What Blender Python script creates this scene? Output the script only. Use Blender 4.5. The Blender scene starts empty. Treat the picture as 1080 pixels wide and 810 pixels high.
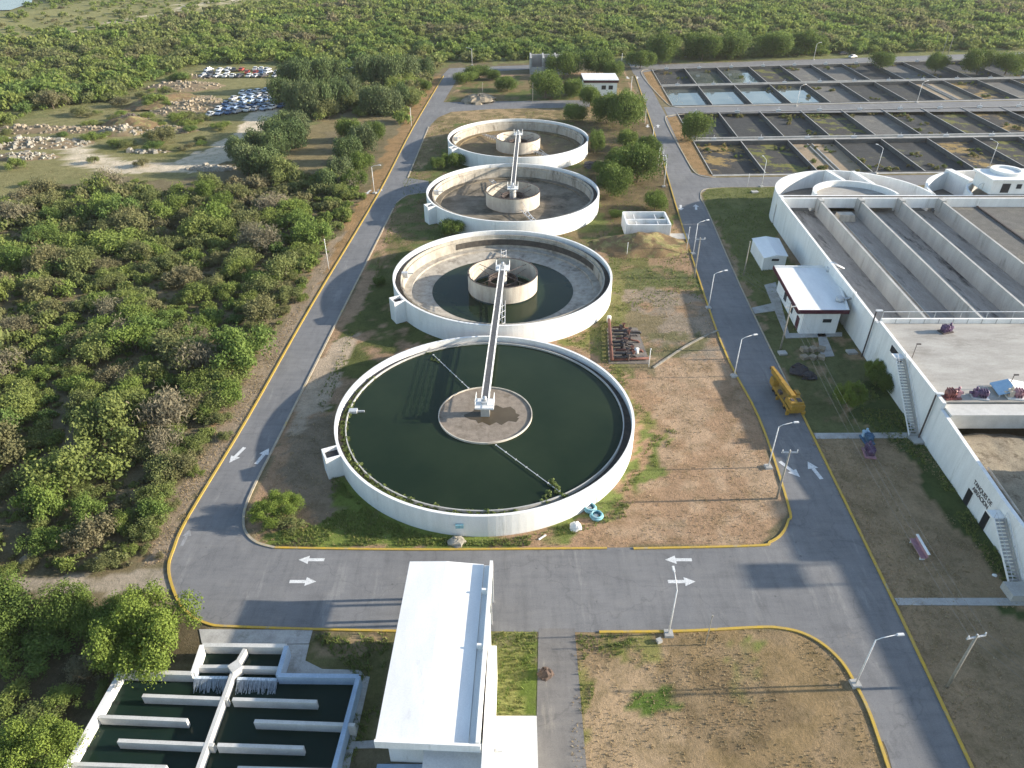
import bpy, math, random
import numpy as np
from mathutils import Vector, Matrix
from mathutils.geometry import tessellate_polygon
random.seed(7); rng = np.random.default_rng(11)
SC = bpy.context.scene; COL = SC.collection
R = math.radians
# ------------------------------------------------------------------ camera, sky, sun, exposure
CAMH, PITCH, FPX = 60.0, R(34.2), 750.0
cd = bpy.data.cameras.new('camera'); cam = bpy.data.objects.new('camera', cd); COL.objects.link(cam)
cam.location = (0, 0, CAMH); cam.rotation_euler = (R(90) - PITCH, 0, 0)
cd.sensor_width = 36; cd.lens = 36 * FPX / 1080; cd.clip_start = 0.5; cd.clip_end = 12000
SC.camera = cam
SUN_EL, SUN_AZ = R(16.5), R(88.0)          # azimuth clockwise from +Y
world = bpy.data.worlds.new('World'); SC.world = world; world.use_nodes = True
wn = world.node_tree; bg = wn.nodes['Background']
sky = wn.nodes.new('ShaderNodeTexSky'); sky.sky_type = 'NISHITA'; sky.sun_disc = False
sky.sun_elevation = SUN_EL; sky.sun_rotation = SUN_AZ
sky.air_density = 1.0; sky.dust_density = 0.7; sky.ozone_density = 1.0
wn.links.new(sky.outputs[0], bg.inputs[0]); bg.inputs[1].default_value = 0.14
sd = bpy.data.lights.new('sun', 'SUN'); sun = bpy.data.objects.new('sun', sd); COL.objects.link(sun)
sd.energy = 5.0; sd.angle = R(0.8); sd.color = (1.0, 0.90, 0.76)
S_DIR = Vector((math.cos(SUN_EL) * math.sin(SUN_AZ), math.cos(SUN_EL) * math.cos(SUN_AZ), math.sin(SUN_EL)))
sun.rotation_euler = S_DIR.to_track_quat('Z', 'Y').to_euler()
SC.view_settings.view_transform = 'Standard'; SC.view_settings.look = 'None'
SC.view_settings.exposure = 1.22; SC.view_settings.gamma = 1; SC.view_settings.use_curve_mapping = False
SC.cycles.max_bounces = 5; SC.cycles.transparent_max_bounces = 4
SC.cycles.use_denoising = True

# ------------------------------------------------------------------ survey helpers (pixel of the photo -> point on a level plane)
_c, _s = math.cos(PITCH), math.sin(PITCH)
def G(px, py, z=0.0):
    a = (px - 540) / FPX; b = (py - 405) / FPX
    t = (z - CAMH) / (-_s - b * _c)
    return (a * t, (_c - b * _s) * t)
def P(x, y, z=0.0):
    d = y * _c - (z - CAMH) * _s
    v = -y * _s - (z - CAMH) * _c
    return 540 + FPX * x / d, 405 + FPX * v / d
def poly(pts, z=0.0): return [G(a, b, z) for a, b in pts]
_kt = [(170, 0.0), (185, .04), (219, .053), (258, .085), (297, .104), (330, .15), (420, .15)]
def W(s, t):                                     # skewed site grid of the east plant
    k = np.interp(t, [q[0] for q in _kt], [q[1] for q in _kt])
    return s + .05 * (t - 187), t + k * np.maximum(0, s - 53)

# ------------------------------------------------------------------ mesh helpers
class MB:
    def __init__(s): s.v = []; s.f = []; s.m = []; s.sm = []
    def add(s, V, F, mi=0, smooth=False):
        o = len(s.v); s.v += [tuple(p) for p in V]
        for f in F: s.f.append(tuple(o + i for i in f)); s.m.append(mi); s.sm.append(smooth)
        return s
    def box(s, x0, x1, y0, y1, z0, z1, mi=0):
        V = [(x0,y0,z0),(x1,y0,z0),(x1,y1,z0),(x0,y1,z0),(x0,y0,z1),(x1,y0,z1),(x1,y1,z1),(x0,y1,z1)]
        return s.add(V, [(3,2,1,0),(4,5,6,7),(0,1,5,4),(1,2,6,5),(2,3,7,6),(3,0,4,7)], mi)
    def rbox(s, cx, cy, z0, z1, lx, ly, rot, mi=0, taper=1.0):
        c, n = math.cos(rot), math.sin(rot); V = []
        for z, k in ((z0, 1.0), (z1, taper)):
            for a, b in ((-1,-1),(1,-1),(1,1),(-1,1)):
                x, y = a*lx/2*k, b*ly/2*k; V.append((cx + x*c - y*n, cy + x*n + y*c, z))
        return s.add(V, [(3,2,1,0),(4,5,6,7),(0,1,5,4),(1,2,6,5),(2,3,7,6),(3,0,4,7)], mi)
    def quadprism(s, q, z0, z1, mi=0):
        n = len(q)
        ar = sum(q[i][0]*q[(i+1)%n][1]-q[(i+1)%n][0]*q[i][1] for i in range(n))
        if ar < 0: q = q[::-1]
        V = [(a, b, z0) for a, b in q] + [(a, b, z1) for a, b in q]
        F = [tuple(range(n-1, -1, -1)), tuple(range(n, 2*n))] + [(i, (i+1)%n, n+(i+1)%n, n+i) for i in range(n)]
        return s.add(V, F, mi)
    def wall(s, p, q, th, z0, z1, mi=0, z1b=None):          # straight wall p->q, thickness centred
        d = Vector((q[0]-p[0], q[1]-p[1])); d.normalize(); n = Vector((-d.y, d.x)) * th/2
        zb = z1 if z1b is None else z1b
        V = [(p[0]-n.x,p[1]-n.y,z0),(p[0]+n.x,p[1]+n.y,z0),(q[0]+n.x,q[1]+n.y,z0),(q[0]-n.x,q[1]-n.y,z0),
             (p[0]-n.x,p[1]-n.y,z1),(p[0]+n.x,p[1]+n.y,z1),(q[0]+n.x,q[1]+n.y,zb),(q[0]-n.x,q[1]-n.y,zb)]
        return s.add(V, [(0,1,2,3),(7,6,5,4),(4,5,1,0),(5,6,2,1),(6,7,3,2),(7,4,0,3)], mi)
    def flat(s, pts, z, mi=0):
        tri = tessellate_polygon([[Vector((a, b, 0)) for a, b in pts]])
        V = [(a, b, z) for a, b in pts]; F = []
        for t in tri:
            a, b, c = [Vector(V[i]) for i in t]
            F.append(tuple(t) if (b-a).cross(c-a).z > 0 else tuple(t)[::-1])
        return s.add(V, F, mi)
    def tube(s, path, r, n=6, mi=0, r1=None, cap=True):
        path = [Vector(p) for p in path]; rings = []; m = len(path)
        for i, p in enumerate(path):
            d = (path[min(i+1, m-1)] - path[max(i-1, 0)]).normalized()
            u = d.cross(Vector((0,0,1)));  u = u if u.length > 1e-3 else Vector((1,0,0)); u.normalize(); w = d.cross(u)
            rr = r if r1 is None else r + (r1-r)*i/(m-1)
            rings.append([p + (u*math.cos(2*math.pi*k/n) + w*math.sin(2*math.pi*k/n))*rr for k in range(n)])
        V = [q for g in rings for q in g]; F = []
        for i in range(m-1):
            for k in range(n): F.append((i*n+k, i*n+(k+1)%n, (i+1)*n+(k+1)%n, (i+1)*n+k))
        if cap: F += [tuple(range(n-1,-1,-1)), tuple(range((m-1)*n, m*n))]
        return s.add(V, F, mi, n > 5)
    def ring(s, cx, cy, r0, r1, z0, z1, a0=0, a1=360, n=96, mi=0):   # annular wall
        full = abs(a1-a0) >= 359.9; N = n if full else max(3, int(n*abs(a1-a0)/360)) + 1
        A = [R(a0 + (a1-a0)*i/(N if full else N-1)) for i in range(N)]; V = []
        for a in A:
            c, q = math.cos(a), math.sin(a)
            V += [(cx+r0*c, cy+r0*q, z0), (cx+r1*c, cy+r1*q, z0), (cx+r1*c, cy+r1*q, z1), (cx+r0*c, cy+r0*q, z1)]
        F = []
        for i in range(N if full else N-1):
            a, b = 4*i, 4*((i+1) % N)
            for k in range(4): F.append((a+k, b+k, b+(k+1)%4, a+(k+1)%4))
        if not full: F += [(0,1,2,3), (4*N-1, 4*N-2, 4*N-3, 4*N-4)]
        return s.add(V, F, mi)
    def disc(s, cx, cy, r, z, n=64, mi=0, zc=None):
        V = [(cx+r*math.cos(2*math.pi*i/n), cy+r*math.sin(2*math.pi*i/n), z) for i in range(n)] + [(cx, cy, z if zc is None else zc)]
        return s.add(V, [(i, (i+1)%n, n) for i in range(n)], mi)
    def frus(s, cx, cy, r0, z0, r1, z1, n=64, mi=0, cap=False):
        V = [(cx+r*math.cos(2*math.pi*i/n), cy+r*math.sin(2*math.pi*i/n), z) for r, z in ((r0,z0),(r1,z1)) for i in range(n)]
        F = [(i, (i+1)%n, n+(i+1)%n, n+i) for i in range(n)]
        if cap: F += [tuple(range(n, 2*n))]
        return s.add(V, F, mi, True)
    def build(s, name, mats, parent=None, smooth=False):
        me = bpy.data.meshes.new(name); V = s.v
        if parent is not None:
            o = parent['_o']; V = [(a-o[0], b-o[1], c-o[2]) for a, b, c in V]
        me.from_pydata(V, [], s.f)
        mats = mats if isinstance(mats, (list, tuple)) else [mats]
        for m in mats: me.materials.append(m)
        me.polygons.foreach_set('material_index', s.m)
        me.polygons.foreach_set('use_smooth', s.sm if not smooth else [True]*len(s.f)); me.update()
        ob = bpy.data.objects.new(name, me); COL.objects.link(ob)
        if parent is not None:
            ob.parent = parent; ob['_o'] = parent['_o']
        return ob
def tag(o, label=None, cat=None, group=None, kind=None):
    if label: o['label'] = label
    if cat: o['category'] = cat
    if group: o['group'] = group
    if kind: o['kind'] = kind
    return o
def thing(name, label, cat, loc=(0,0,0), group=None):
    o = bpy.data.objects.new(name, None); COL.objects.link(o); o.location = loc; o['_o'] = tuple(map(float, loc))
    o.empty_display_size = .3
    return tag(o, label, cat, group)
def single(name, mb, mats, label, cat, loc, group=None, smooth=False):   # a thing that is one mesh, origin at its base
    ob = mb.build(name, mats, None, smooth)
    me = ob.data; co = np.empty(len(me.vertices)*3, 'f'); me.vertices.foreach_get('co', co)
    co = (co.reshape(-1,3) - np.array(loc, 'f')).ravel(); me.vertices.foreach_set('co', co); me.update()
    ob.location = loc; ob['_o'] = tuple(map(float, loc))
    return tag(ob, label, cat, group)
def copy_thing(o, loc, rz=0.0, scale=None, label=None, group=None):
    c = o.copy(); COL.objects.link(c); c.location = loc; c.rotation_euler = (0,0,rz)
    if scale is not None: c.scale = scale
    if label: c['label'] = label
    if group: c['group'] = group
    for ch in list(o.children):
        d = ch.copy(); COL.objects.link(d); d.parent = c
        for g in list(ch.children):
            e = g.copy(); COL.objects.link(e); e.parent = d
    return c

# ------------------------------------------------------------------ materials
def newmat(name):
    m = bpy.data.materials.new(name); m.use_nodes = True; nt = m.node_tree
    return m, nt, nt.nodes['Principled BSDF']
def nd(nt, t, **k):
    n = nt.nodes.new(t)
    for a, b in k.items(): setattr(n, a, b)
    return n
def coords(nt, scale=(1,1,1), rot=0):
    g = nd(nt, 'ShaderNodeNewGeometry'); mp = nd(nt, 'ShaderNodeMapping')
    mp.inputs['Scale'].default_value = scale; mp.inputs['Rotation'].default_value = (0,0,rot)
    nt.links.new(g.outputs['Position'], mp.inputs['Vector']); return mp.outputs[0]
def noise(nt, vec, scale, detail=4, rough=.6):
    n = nd(nt, 'ShaderNodeTexNoise'); n.inputs['Scale'].default_value = scale
    n.inputs['Detail'].default_value = detail; n.inputs['Roughness'].default_value = rough
    nt.links.new(vec, n.inputs['Vector']); return n.outputs[0]
def ramp(nt, fac, stops):
    r = nd(nt, 'ShaderNodeValToRGB'); cr = r.color_ramp
    while len(cr.elements) > 1: cr.elements.remove(cr.elements[-1])
    cr.elements[0].position = stops[0][0]; cr.elements[0].color = (*stops[0][1], 1)
    for p, c in stops[1:]:
        e = cr.elements.new(p); e.color = (*c, 1)
    nt.links.new(fac, r.inputs[0]); return r.outputs[0]
def mix(nt, fac, a, b, mode='MIX'):
    n = nd(nt, 'ShaderNodeMix', data_type='RGBA', blend_type=mode)
    for sock, v in ((n.inputs[0], fac), (n.inputs[6], a), (n.inputs[7], b)):
        if isinstance(v, (int, float)): sock.default_value = v
        elif isinstance(v, tuple): sock.default_value = (*v, 1)
        else: nt.links.new(v, sock)
    return n.outputs[2]
def bump(nt, bs, h, strength=.4, dist=.05):
    b = nd(nt, 'ShaderNodeBump'); b.inputs['Strength'].default_value = strength; b.inputs['Distance'].default_value = dist
    nt.links.new(h, b.inputs['Height']); nt.links.new(b.outputs[0], bs.inputs['Normal'])
def mat(name, c, c2=None, scale=.6, rough=.85, metal=0, stain=None, stain_amt=.5, stretch=(1,1,1), fine=.15, bmp=.2, lo=.35, hi=.65, spec=.3):
    m, nt, bs = newmat(name); c2 = c2 or tuple(x*.75 for x in c)
    v = coords(nt, stretch)
    col = ramp(nt, noise(nt, v, scale, 6, .65), [(lo, c), (hi, c2)])
    if stain:
        f = ramp(nt, noise(nt, v, scale*.37+.03, 8, .75), [(stain_amt, (0,0,0)), (stain_amt+.13, (1,1,1))])
        col = mix(nt, f, col, stain)
    fn = noise(nt, coords(nt), 7, 4, .7)
    col = mix(nt, 1.0, col, ramp(nt, fn, [(.3, (1-fine,)*3), (.7, (1+fine*.3,)*3)]), 'MULTIPLY')
    nt.links.new(col, bs.inputs['Base Color']); bs.inputs['Roughness'].default_value = rough
    bs.inputs['Metallic'].default_value = metal; bs.inputs['Specular IOR Level'].default_value = spec
    if bmp: bump(nt, bs, fn, bmp, .03)
    return m
WHITE = mat('white_painted_concrete', (.80,.79,.76), (.70,.69,.66), .9, .75, stain=(.50,.48,.43), stain_amt=.585, stretch=(1,1,.16), fine=.10, bmp=.12)
WHITEROOF = mat('white_roof_coating', (.82,.81,.78), (.72,.71,.69), .5, .65, stain=(.52,.50,.46), stain_amt=.585, stretch=(1,.35,1), fine=.08, bmp=.08)
DECK = mat('pale_concrete_deck', (.42,.40,.36), (.31,.29,.26), .3, .9, stain=(.24,.22,.19), stain_amt=.54, stretch=(.5,1.6,1), fine=.2)
CONC = mat('grey_concrete', (.47,.46,.43), (.36,.35,.33), .35, .9, stain=(.24,.23,.21), stain_amt=.58, stretch=(1,1,.3), fine=.2)
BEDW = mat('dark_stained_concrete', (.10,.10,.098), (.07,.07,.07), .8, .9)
BAFF = mat('grey_white_baffle_concrete', (.55,.54,.51), (.46,.45,.42), .8, .85)
WIRE = mat('dull_cable', (.22,.22,.22), (.18,.18,.18), 1, .7)
CONCF = mat('basin_floor_sludge', (.44,.40,.355), (.32,.29,.255), .5, .8, stain=(.05,.045,.045), stain_amt=.525, stretch=(1.8,.35,1), fine=.3)
INNER = mat('tank_inner_concrete', (.48,.44,.37), (.32,.285,.235), .8, .9, stain=(.15,.125,.10), stain_amt=.535, stretch=(1,1,.3), fine=.2)
WELL = mat('stained_centre_well', (.62,.57,.48), (.44,.38,.31), .7, .85, stain=(.30,.23,.16), stain_amt=.58, stretch=(1,1,.25), fine=.15)
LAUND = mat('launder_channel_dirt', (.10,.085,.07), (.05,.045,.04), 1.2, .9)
BLUEW = mat('blue_grey_painted_concrete', (.36,.45,.55), (.28,.36,.46), .8, .8)
PAD = mat('concrete_pad', (.44,.43,.40), (.32,.31,.29), .6, .9, stain=(.22,.21,.18), stain_amt=.56, fine=.2)
YEL = mat('yellow_kerb_paint', (.52,.34,.04), (.42,.29,.08), 1.5, .8, stain=(.34,.29,.20), stain_amt=.56, fine=.2)
KERBC = mat('bare_kerb_concrete', (.42,.36,.26), (.30,.27,.22), 1.5, .9, stain=(.5,.36,.10), stain_amt=.55)
MARK = mat('road_paint', (.72,.72,.70), (.56,.56,.55), 2.5, .75, stain=(.24,.24,.24), stain_amt=.56, fine=.3)
STEEL = mat('galvanised_steel', (.60,.61,.62), (.45,.46,.47), 2, .5, .3)
LAMPW = mat('white_steel_pole', (.74,.74,.73), (.62,.62,.61), 2, .5, 0)
GRATE = mat('dull_steel_grating', (.12,.12,.12), (.08,.08,.085), 2, .6, .2)
WOODP = mat('weathered_pole', (.36,.33,.28), (.26,.24,.20), 3, .9)
DARK = mat('dark_opening', (.02,.022,.025), (.035,.035,.04), 2, .35)
GLASS = mat('dark_window_glass', (.02,.025,.03), (.03,.035,.045), 1, .1, spec=.6)
MAROON = mat('maroon_paint', (.075,.012,.025), (.055,.01,.02), 2, .6)
RUST = mat('rusty_red_pipe', (.17,.07,.05), (.10,.045,.035), 3, .8)
BLACKP = mat('black_pipe', (.03,.03,.035), (.06,.05,.05), 3, .6)
CRANEY = mat('yellow_machine_paint', (.36,.215,.03), (.26,.15,.025), 2, .65, stain=(.22,.12,.04), stain_amt=.6)
RUBBER = mat('black_rubber', (.02,.02,.02), (.035,.033,.03), 3, .9)
PURPLE = mat('purple_machine_paint', (.12,.07,.14), (.08,.05,.10), 3, .5)
BLUEM = mat('blue_machine_paint', (.07,.16,.26), (.05,.11,.19), 3, .5)
PINK = mat('faded_pink_paint', (.38,.21,.24), (.28,.15,.17), 2, .6)
TURQ = mat('turquoise_plastic', (.10,.34,.42), (.32,.48,.52), 3, .5)
REDM = mat('red_machine_paint', (.20,.07,.07), (.13,.05,.05), 3, .5)
SKYBL = mat('pale_blue_panel', (.35,.50,.62), (.28,.42,.55), 2, .4)
BARK = mat('bark', (.16,.12,.085), (.10,.08,.06), 4, .95)
ROCK = mat('pale_rubble', (.36,.30,.22), (.24,.20,.14), .8, .95, stain=(.22,.17,.12), stain_amt=.55, fine=.4)
ROCKW = mat('white_grey_rubble', (.40,.37,.31), (.24,.215,.17), .8, .95, fine=.4)
SOIL = mat('heaped_soil', (.27,.20,.12), (.20,.145,.085), .8, .95, stain=(.17,.16,.07), stain_amt=.52, fine=.4)
SCUM = mat('dried_scum_crust', (.30,.25,.20), (.20,.165,.13), 1.1, .95, stain=(.13,.105,.075), stain_amt=.54, fine=.3)
FOAM = mat('white_water_foam', (.7,.76,.8), (.30,.36,.42), 3, .6, stretch=(3,1,.4))
BLACKIR = mat('dark_iron', (.05,.045,.045), (.12,.09,.08), 2, .8)

def asphalt(name, c, c2, patch):
    m, nt, bs = newmat(name); v = coords(nt)
    col = ramp(nt, noise(nt, v, .10, 6, .6), [(.32, c), (.68, c2)])
    f = ramp(nt, noise(nt, coords(nt, (1.3,.25,1)), .35, 6, .7), [(.58, (0,0,0)), (.66, (1,1,1))])
    col = mix(nt, mix(nt, .6, (0,0,0), f), col, patch)
    fi = noise(nt, v, 9, 5, .75)
    col = mix(nt, 1.0, col, ramp(nt, fi, [(.3, (.82,)*3), (.7, (1.14,)*3)]), 'MULTIPLY')
    mid = noise(nt, coords(nt, (.5, 2.2, 1), .03), .55, 6, .7); mi2 = noise(nt, coords(nt, (2.4,.4,1), -.05), .4, 5, .7)
    col = mix(nt, 1.0, col, ramp(nt, mid, [(.32, (.86,)*3), (.5, (1,)*3), (.7, (1.10,1.09,1.06))]), 'MULTIPLY')
    col = mix(nt, 1.0, col, ramp(nt, mi2, [(.34, (.86,)*3), (.5, (1,)*3), (.72, (1.08,)*3)]), 'MULTIPLY')
    oil = noise(nt, v, 1.3, 3, .5); col = mix(nt, 1.0, col, ramp(nt, oil, [(.22, (.6,)*3), (.30, (1,)*3)]), 'MULTIPLY')
    dust = noise(nt, v, .22, 7, .75); col = mix(nt, ramp(nt, dust, [(.60, (0,0,0)), (.78, (.55,.55,.55))]), col, (.30,.27,.23))
    vo = nd(nt, 'ShaderNodeTexVoronoi', feature='DISTANCE_TO_EDGE'); vo.inputs['Scale'].default_value = .09
    wv = nd(nt, 'ShaderNodeVectorMath', operation='ADD'); nv = nd(nt, 'ShaderNodeTexNoise'); nv.inputs['Scale'].default_value = .5
    nt.links.new(v, nv.inputs['Vector']); sc = nd(nt, 'ShaderNodeVectorMath', operation='SCALE'); sc.inputs[3].default_value = 3.0
    nt.links.new(nv.outputs['Color'], sc.inputs[0]); nt.links.new(v, wv.inputs[0]); nt.links.new(sc.outputs[0], wv.inputs[1])
    nt.links.new(wv.outputs[0], vo.inputs['Vector'])
    cr = ramp(nt, vo.outputs['Distance'], [(.0, (.84,)*3), (.010, (1,)*3)])
    col = mix(nt, 1.0, col, cr, 'MULTIPLY')
    nt.links.new(col, bs.inputs['Base Color']); bs.inputs['Roughness'].default_value = .85
    bs.inputs['Specular IOR Level'].default_value = .25
    bump(nt, bs, fi, .25, .02); return m
ASPH = asphalt('worn_grey_asphalt', (.195,.192,.19), (.15,.15,.152), (.245,.24,.23))
ASPHN = asphalt('fresh_asphalt_patch', (.05,.052,.058), (.042,.044,.05), (.06,.06,.065))
MARKF = mat('faded_road_paint', (.33,.33,.33), (.22,.22,.22), 2.5, .8, stain=(.18,.18,.18), stain_amt=.5)
ASPHO = asphalt('old_pale_asphalt', (.19,.18,.17), (.13,.125,.12), (.26,.24,.21))

def water(name, c, rough=.06, c2=None, sc=.3, bstr=.05, spec=.5):
    m, nt, bs = newmat(name)
    col = ramp(nt, noise(nt, coords(nt), sc, 5, .6), [(.35, c), (.7, c2 or tuple(x*1.4 for x in c))])
    nt.links.new(col, bs.inputs['Base Color']); bs.inputs['Roughness'].default_value = rough
    bs.inputs['Specular IOR Level'].default_value = spec; bs.inputs['IOR'].default_value = 1.33; bump(nt, bs, noise(nt, coords(nt), 2.5, 3), bstr, .02); return m
WGREEN = water('dark_green_water', (.010,.020,.010), .14, (.022,.034,.017), .07, .08, .25)
WDARK = water('black_water', (.007,.018,.013), .08, (.012,.026,.018), .15, .05, .25)
WPOND = water('shallow_pond_water', (.06,.075,.07), .05, (.15,.16,.14), .12, .02)
WRIV = water('river_water', (.09,.11,.12), .25)

def patchy(name, base, base2, veg, veg2, thr, sc=.12):
    m, nt, bs = newmat(name); v = coords(nt)
    col = ramp(nt, noise(nt, v, .5, 6, .7), [(.35, base), (.65, base2)])
    vg = ramp(nt, noise(nt, v, .9, 5, .7), [(.35, veg), (.65, veg2)])
    f = ramp(nt, noise(nt, v, sc, 8, .72), [(thr, (0,0,0)), (thr+.05, (1,1,1))])
    col = mix(nt, f, col, vg); fi = noise(nt, v, 5, 6, .8)
    col = mix(nt, 1.0, col, ramp(nt, fi, [(.3, (.6,)*3), (.7, (1.25,)*3)]), 'MULTIPLY')
    nt.links.new(col, bs.inputs['Base Color']); bs.inputs['Roughness'].default_value = .95
    bs.inputs['Specular IOR Level'].default_value = .1
    bump(nt, bs, fi, .6, .15); return m
GRAVEL = patchy('dark_bed_gravel', (.075,.076,.074), (.052,.053,.053), (.15,.135,.10), (.10,.11,.06), .57)
GRAVG = patchy('gravel_with_green_weeds', (.08,.077,.07), (.055,.052,.05), (.12,.15,.04), (.20,.17,.06), .52, .16)
GRAVB = patchy('gravel_with_dry_weeds', (.08,.077,.07), (.055,.052,.05), (.34,.24,.10), (.24,.17,.07), .50, .10)
SANDB = patchy('tan_sand_fill', (.36,.28,.19), (.28,.22,.15), (.22,.20,.10), (.20,.15,.09), .60)
SLUDGE = patchy('grey_settled_sludge', (.17,.165,.15), (.13,.125,.115), (.24,.22,.18), (.19,.18,.15), .58, .08)
DRYSAND = patchy('cracked_dry_sludge', (.34,.29,.21), (.24,.20,.145), (.15,.12,.085), (.22,.18,.13), .52, .3)

def ground_mat():
    m, nt, bs = newmat('dry_ground'); v = coords(nt)
    at = nd(nt, 'ShaderNodeAttribute'); at.attribute_name = 'Col'
    n1 = noise(nt, v, .35, 8, .75); n2 = noise(nt, v, 2.2, 6, .8); n3 = noise(nt, coords(nt, (1,1.6,1)), 9, 4, .8)
    col = mix(nt, 1.0, at.outputs['Color'], ramp(nt, n1, [(.3, (.56,.58,.50)), (.5, (.95,.95,.93)), (.70, (1.2,1.17,1.14))]), 'MULTIPLY')
    col = mix(nt, 1.0, col, ramp(nt, n2, [(.28, (.74,.75,.70)), (.5, (1,1,1)), (.75, (1.2,1.18,1.16))]), 'MULTIPLY')
    col = mix(nt, 1.0, col, ramp(nt, n3, [(.3, (.72,.72,.70)), (.7, (1.2,1.2,1.2))]), 'MULTIPLY')
    nt.links.new(col, bs.inputs['Base Color']); bs.inputs['Roughness'].default_value = 1
    bs.inputs['Specular IOR Level'].default_value = .05
    bump(nt, bs, n2, .7, .35); return m
GROUND = ground_mat()

def leafmat(name, stops, use_attr, trans=.3):
    m, nt, bs = newmat(name)
    a = nd(nt, 'ShaderNodeAttribute'); a.attribute_name = 'tint'
    if use_attr: b = nd(nt, 'ShaderNodeAttribute'); b.attribute_name = 'hue'; hv = b.outputs['Fac']
    else: b = nd(nt, 'ShaderNodeObjectInfo'); hv = b.outputs['Random']
    col = ramp(nt, hv, stops)
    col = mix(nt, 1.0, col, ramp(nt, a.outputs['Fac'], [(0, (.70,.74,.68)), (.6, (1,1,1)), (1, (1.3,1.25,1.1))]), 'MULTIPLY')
    nt.links.new(col, bs.inputs['Base Color']); bs.inputs['Roughness'].default_value = .75
    bs.inputs['Specular IOR Level'].default_value = .15
    tr = nd(nt, 'ShaderNodeBsdfTranslucent'); nt.links.new(col, tr.inputs[0])
    mx = nd(nt, 'ShaderNodeMixShader'); mx.inputs[0].default_value = trans
    nt.links.new(bs.outputs[0], mx.inputs[1]); nt.links.new(tr.outputs[0], mx.inputs[2])
    nt.links.new(mx.outputs[0], nt.nodes['Material Output'].inputs['Surface']); return m
SCR = [(0,(.20,.18,.105)), (.12,(.19,.185,.085)), (.35,(.175,.20,.075)), (.6,(.195,.235,.065)), (.85,(.17,.235,.055)), (1,(.12,.18,.055))]
LEAF = leafmat('scrub_leaves', SCR, False, .42)
LEAFA = leafmat('scrub_leaves_far', [(p, tuple(x*1.0 for x in c)) for p, c in SCR], True, .42)
TWIG = leafmat('bare_twigs', [(0,(.23,.20,.14)), (1,(.19,.18,.115))], False, .4)
CASU = leafmat('dark_feathery_leaves', [(0,(.085,.125,.05)), (.5,(.10,.14,.055)), (1,(.12,.15,.07))], False)
BRIGHT = leafmat('bright_leaves', [(0,(.14,.20,.04)), (1,(.17,.225,.045))], False)
MID = leafmat('mid_green_leaves', [(0,(.10,.145,.035)), (1,(.13,.18,.04))], False)
GRASSG = leafmat('green_grass_blades', [(0,(.13,.18,.045)), (.6,(.17,.21,.06)), (1,(.24,.23,.08))], True, .2)
GRASSD = leafmat('dry_grass_blades', [(0,(.32,.24,.14)), (.6,(.40,.31,.19)), (1,(.48,.40,.27))], True, .2)

# ------------------------------------------------------------------ numpy noise and polygon tests
_T = rng.random((256, 256))
def vn(x, y):
    xi = np.floor(x).astype(int); yi = np.floor(y).astype(int); fx = x-xi; fy = y-yi
    fx = fx*fx*(3-2*fx); fy = fy*fy*(3-2*fy); g = lambda a, b: _T[a % 256, b % 256]
    return (g(xi,yi)*(1-fx)+g(xi+1,yi)*fx)*(1-fy) + (g(xi,yi+1)*(1-fx)+g(xi+1,yi+1)*fx)*fy
def fbm(x, y, o=4): return sum(vn(x*2**k+17*k, y*2**k+31*k)*.5**k for k in range(o)) / sum(.5**k for k in range(o))
def inpoly(x, y, pts):
    r = np.zeros(x.shape, bool); n = len(pts)
    for i in range(n):
        x0, y0 = pts[i]; x1, y1 = pts[(i+1) % n]
        if y0 == y1: continue
        c = ((y0 > y) != (y1 > y)) & (x < (x1-x0)*(y-y0)/(y1-y0) + x0); r ^= c
    return r

# ------------------------------------------------------------------ ground sheet (one mesh, coloured by what grows there)
BED = dict(D=(187, 217.5), C=(221.6, 252), B=(262.8, 293.7), A=(297, 328))
BW = 14.4; S0 = 67.4
NB = dict(D=(-1, 7), C=(-1, 8), B=(-1, 11), A=(-1, 12))       # index range of beds
def arr(*seg):
    out = []
    for a, b, st in seg: out += list(np.arange(a, b - st*.3, st))
    return out
gs = sorted(set(np.round(arr((-4000,-900,400),(-900,-300,12),(-300,-110,3.5),(-110,92,.65),(92,330,2.5),(330,900,12),(900,4400,400)) + [53.0, S0+BW*9, S0+BW*13], 3)))
gt = sorted(set(np.round(arr((-300,15,20),(15,120,.6),(120,262,1.2),(262,420,2.4),(420,760,6),(760,5600,300)) + [186.3, 252.6, 262.0, 328.8], 3)))
S, T = np.meshgrid(gs, gt)
X, Y = W(S, T)
TAN = (.335,.225,.145); PALE = (.37,.265,.18); BRN = (.25,.185,.105); DRY = (.33,.235,.12); GRN = (.13,.18,.05); DGR = (.07,.095,.035)
FLOOR = (.185,.155,.095); DIRT = (.56,.48,.37); OLV = (.17,.165,.065); GREY = (.24,.22,.19); RUSTY = (.29,.19,.10)
def zone(*p): return poly(p)
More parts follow.
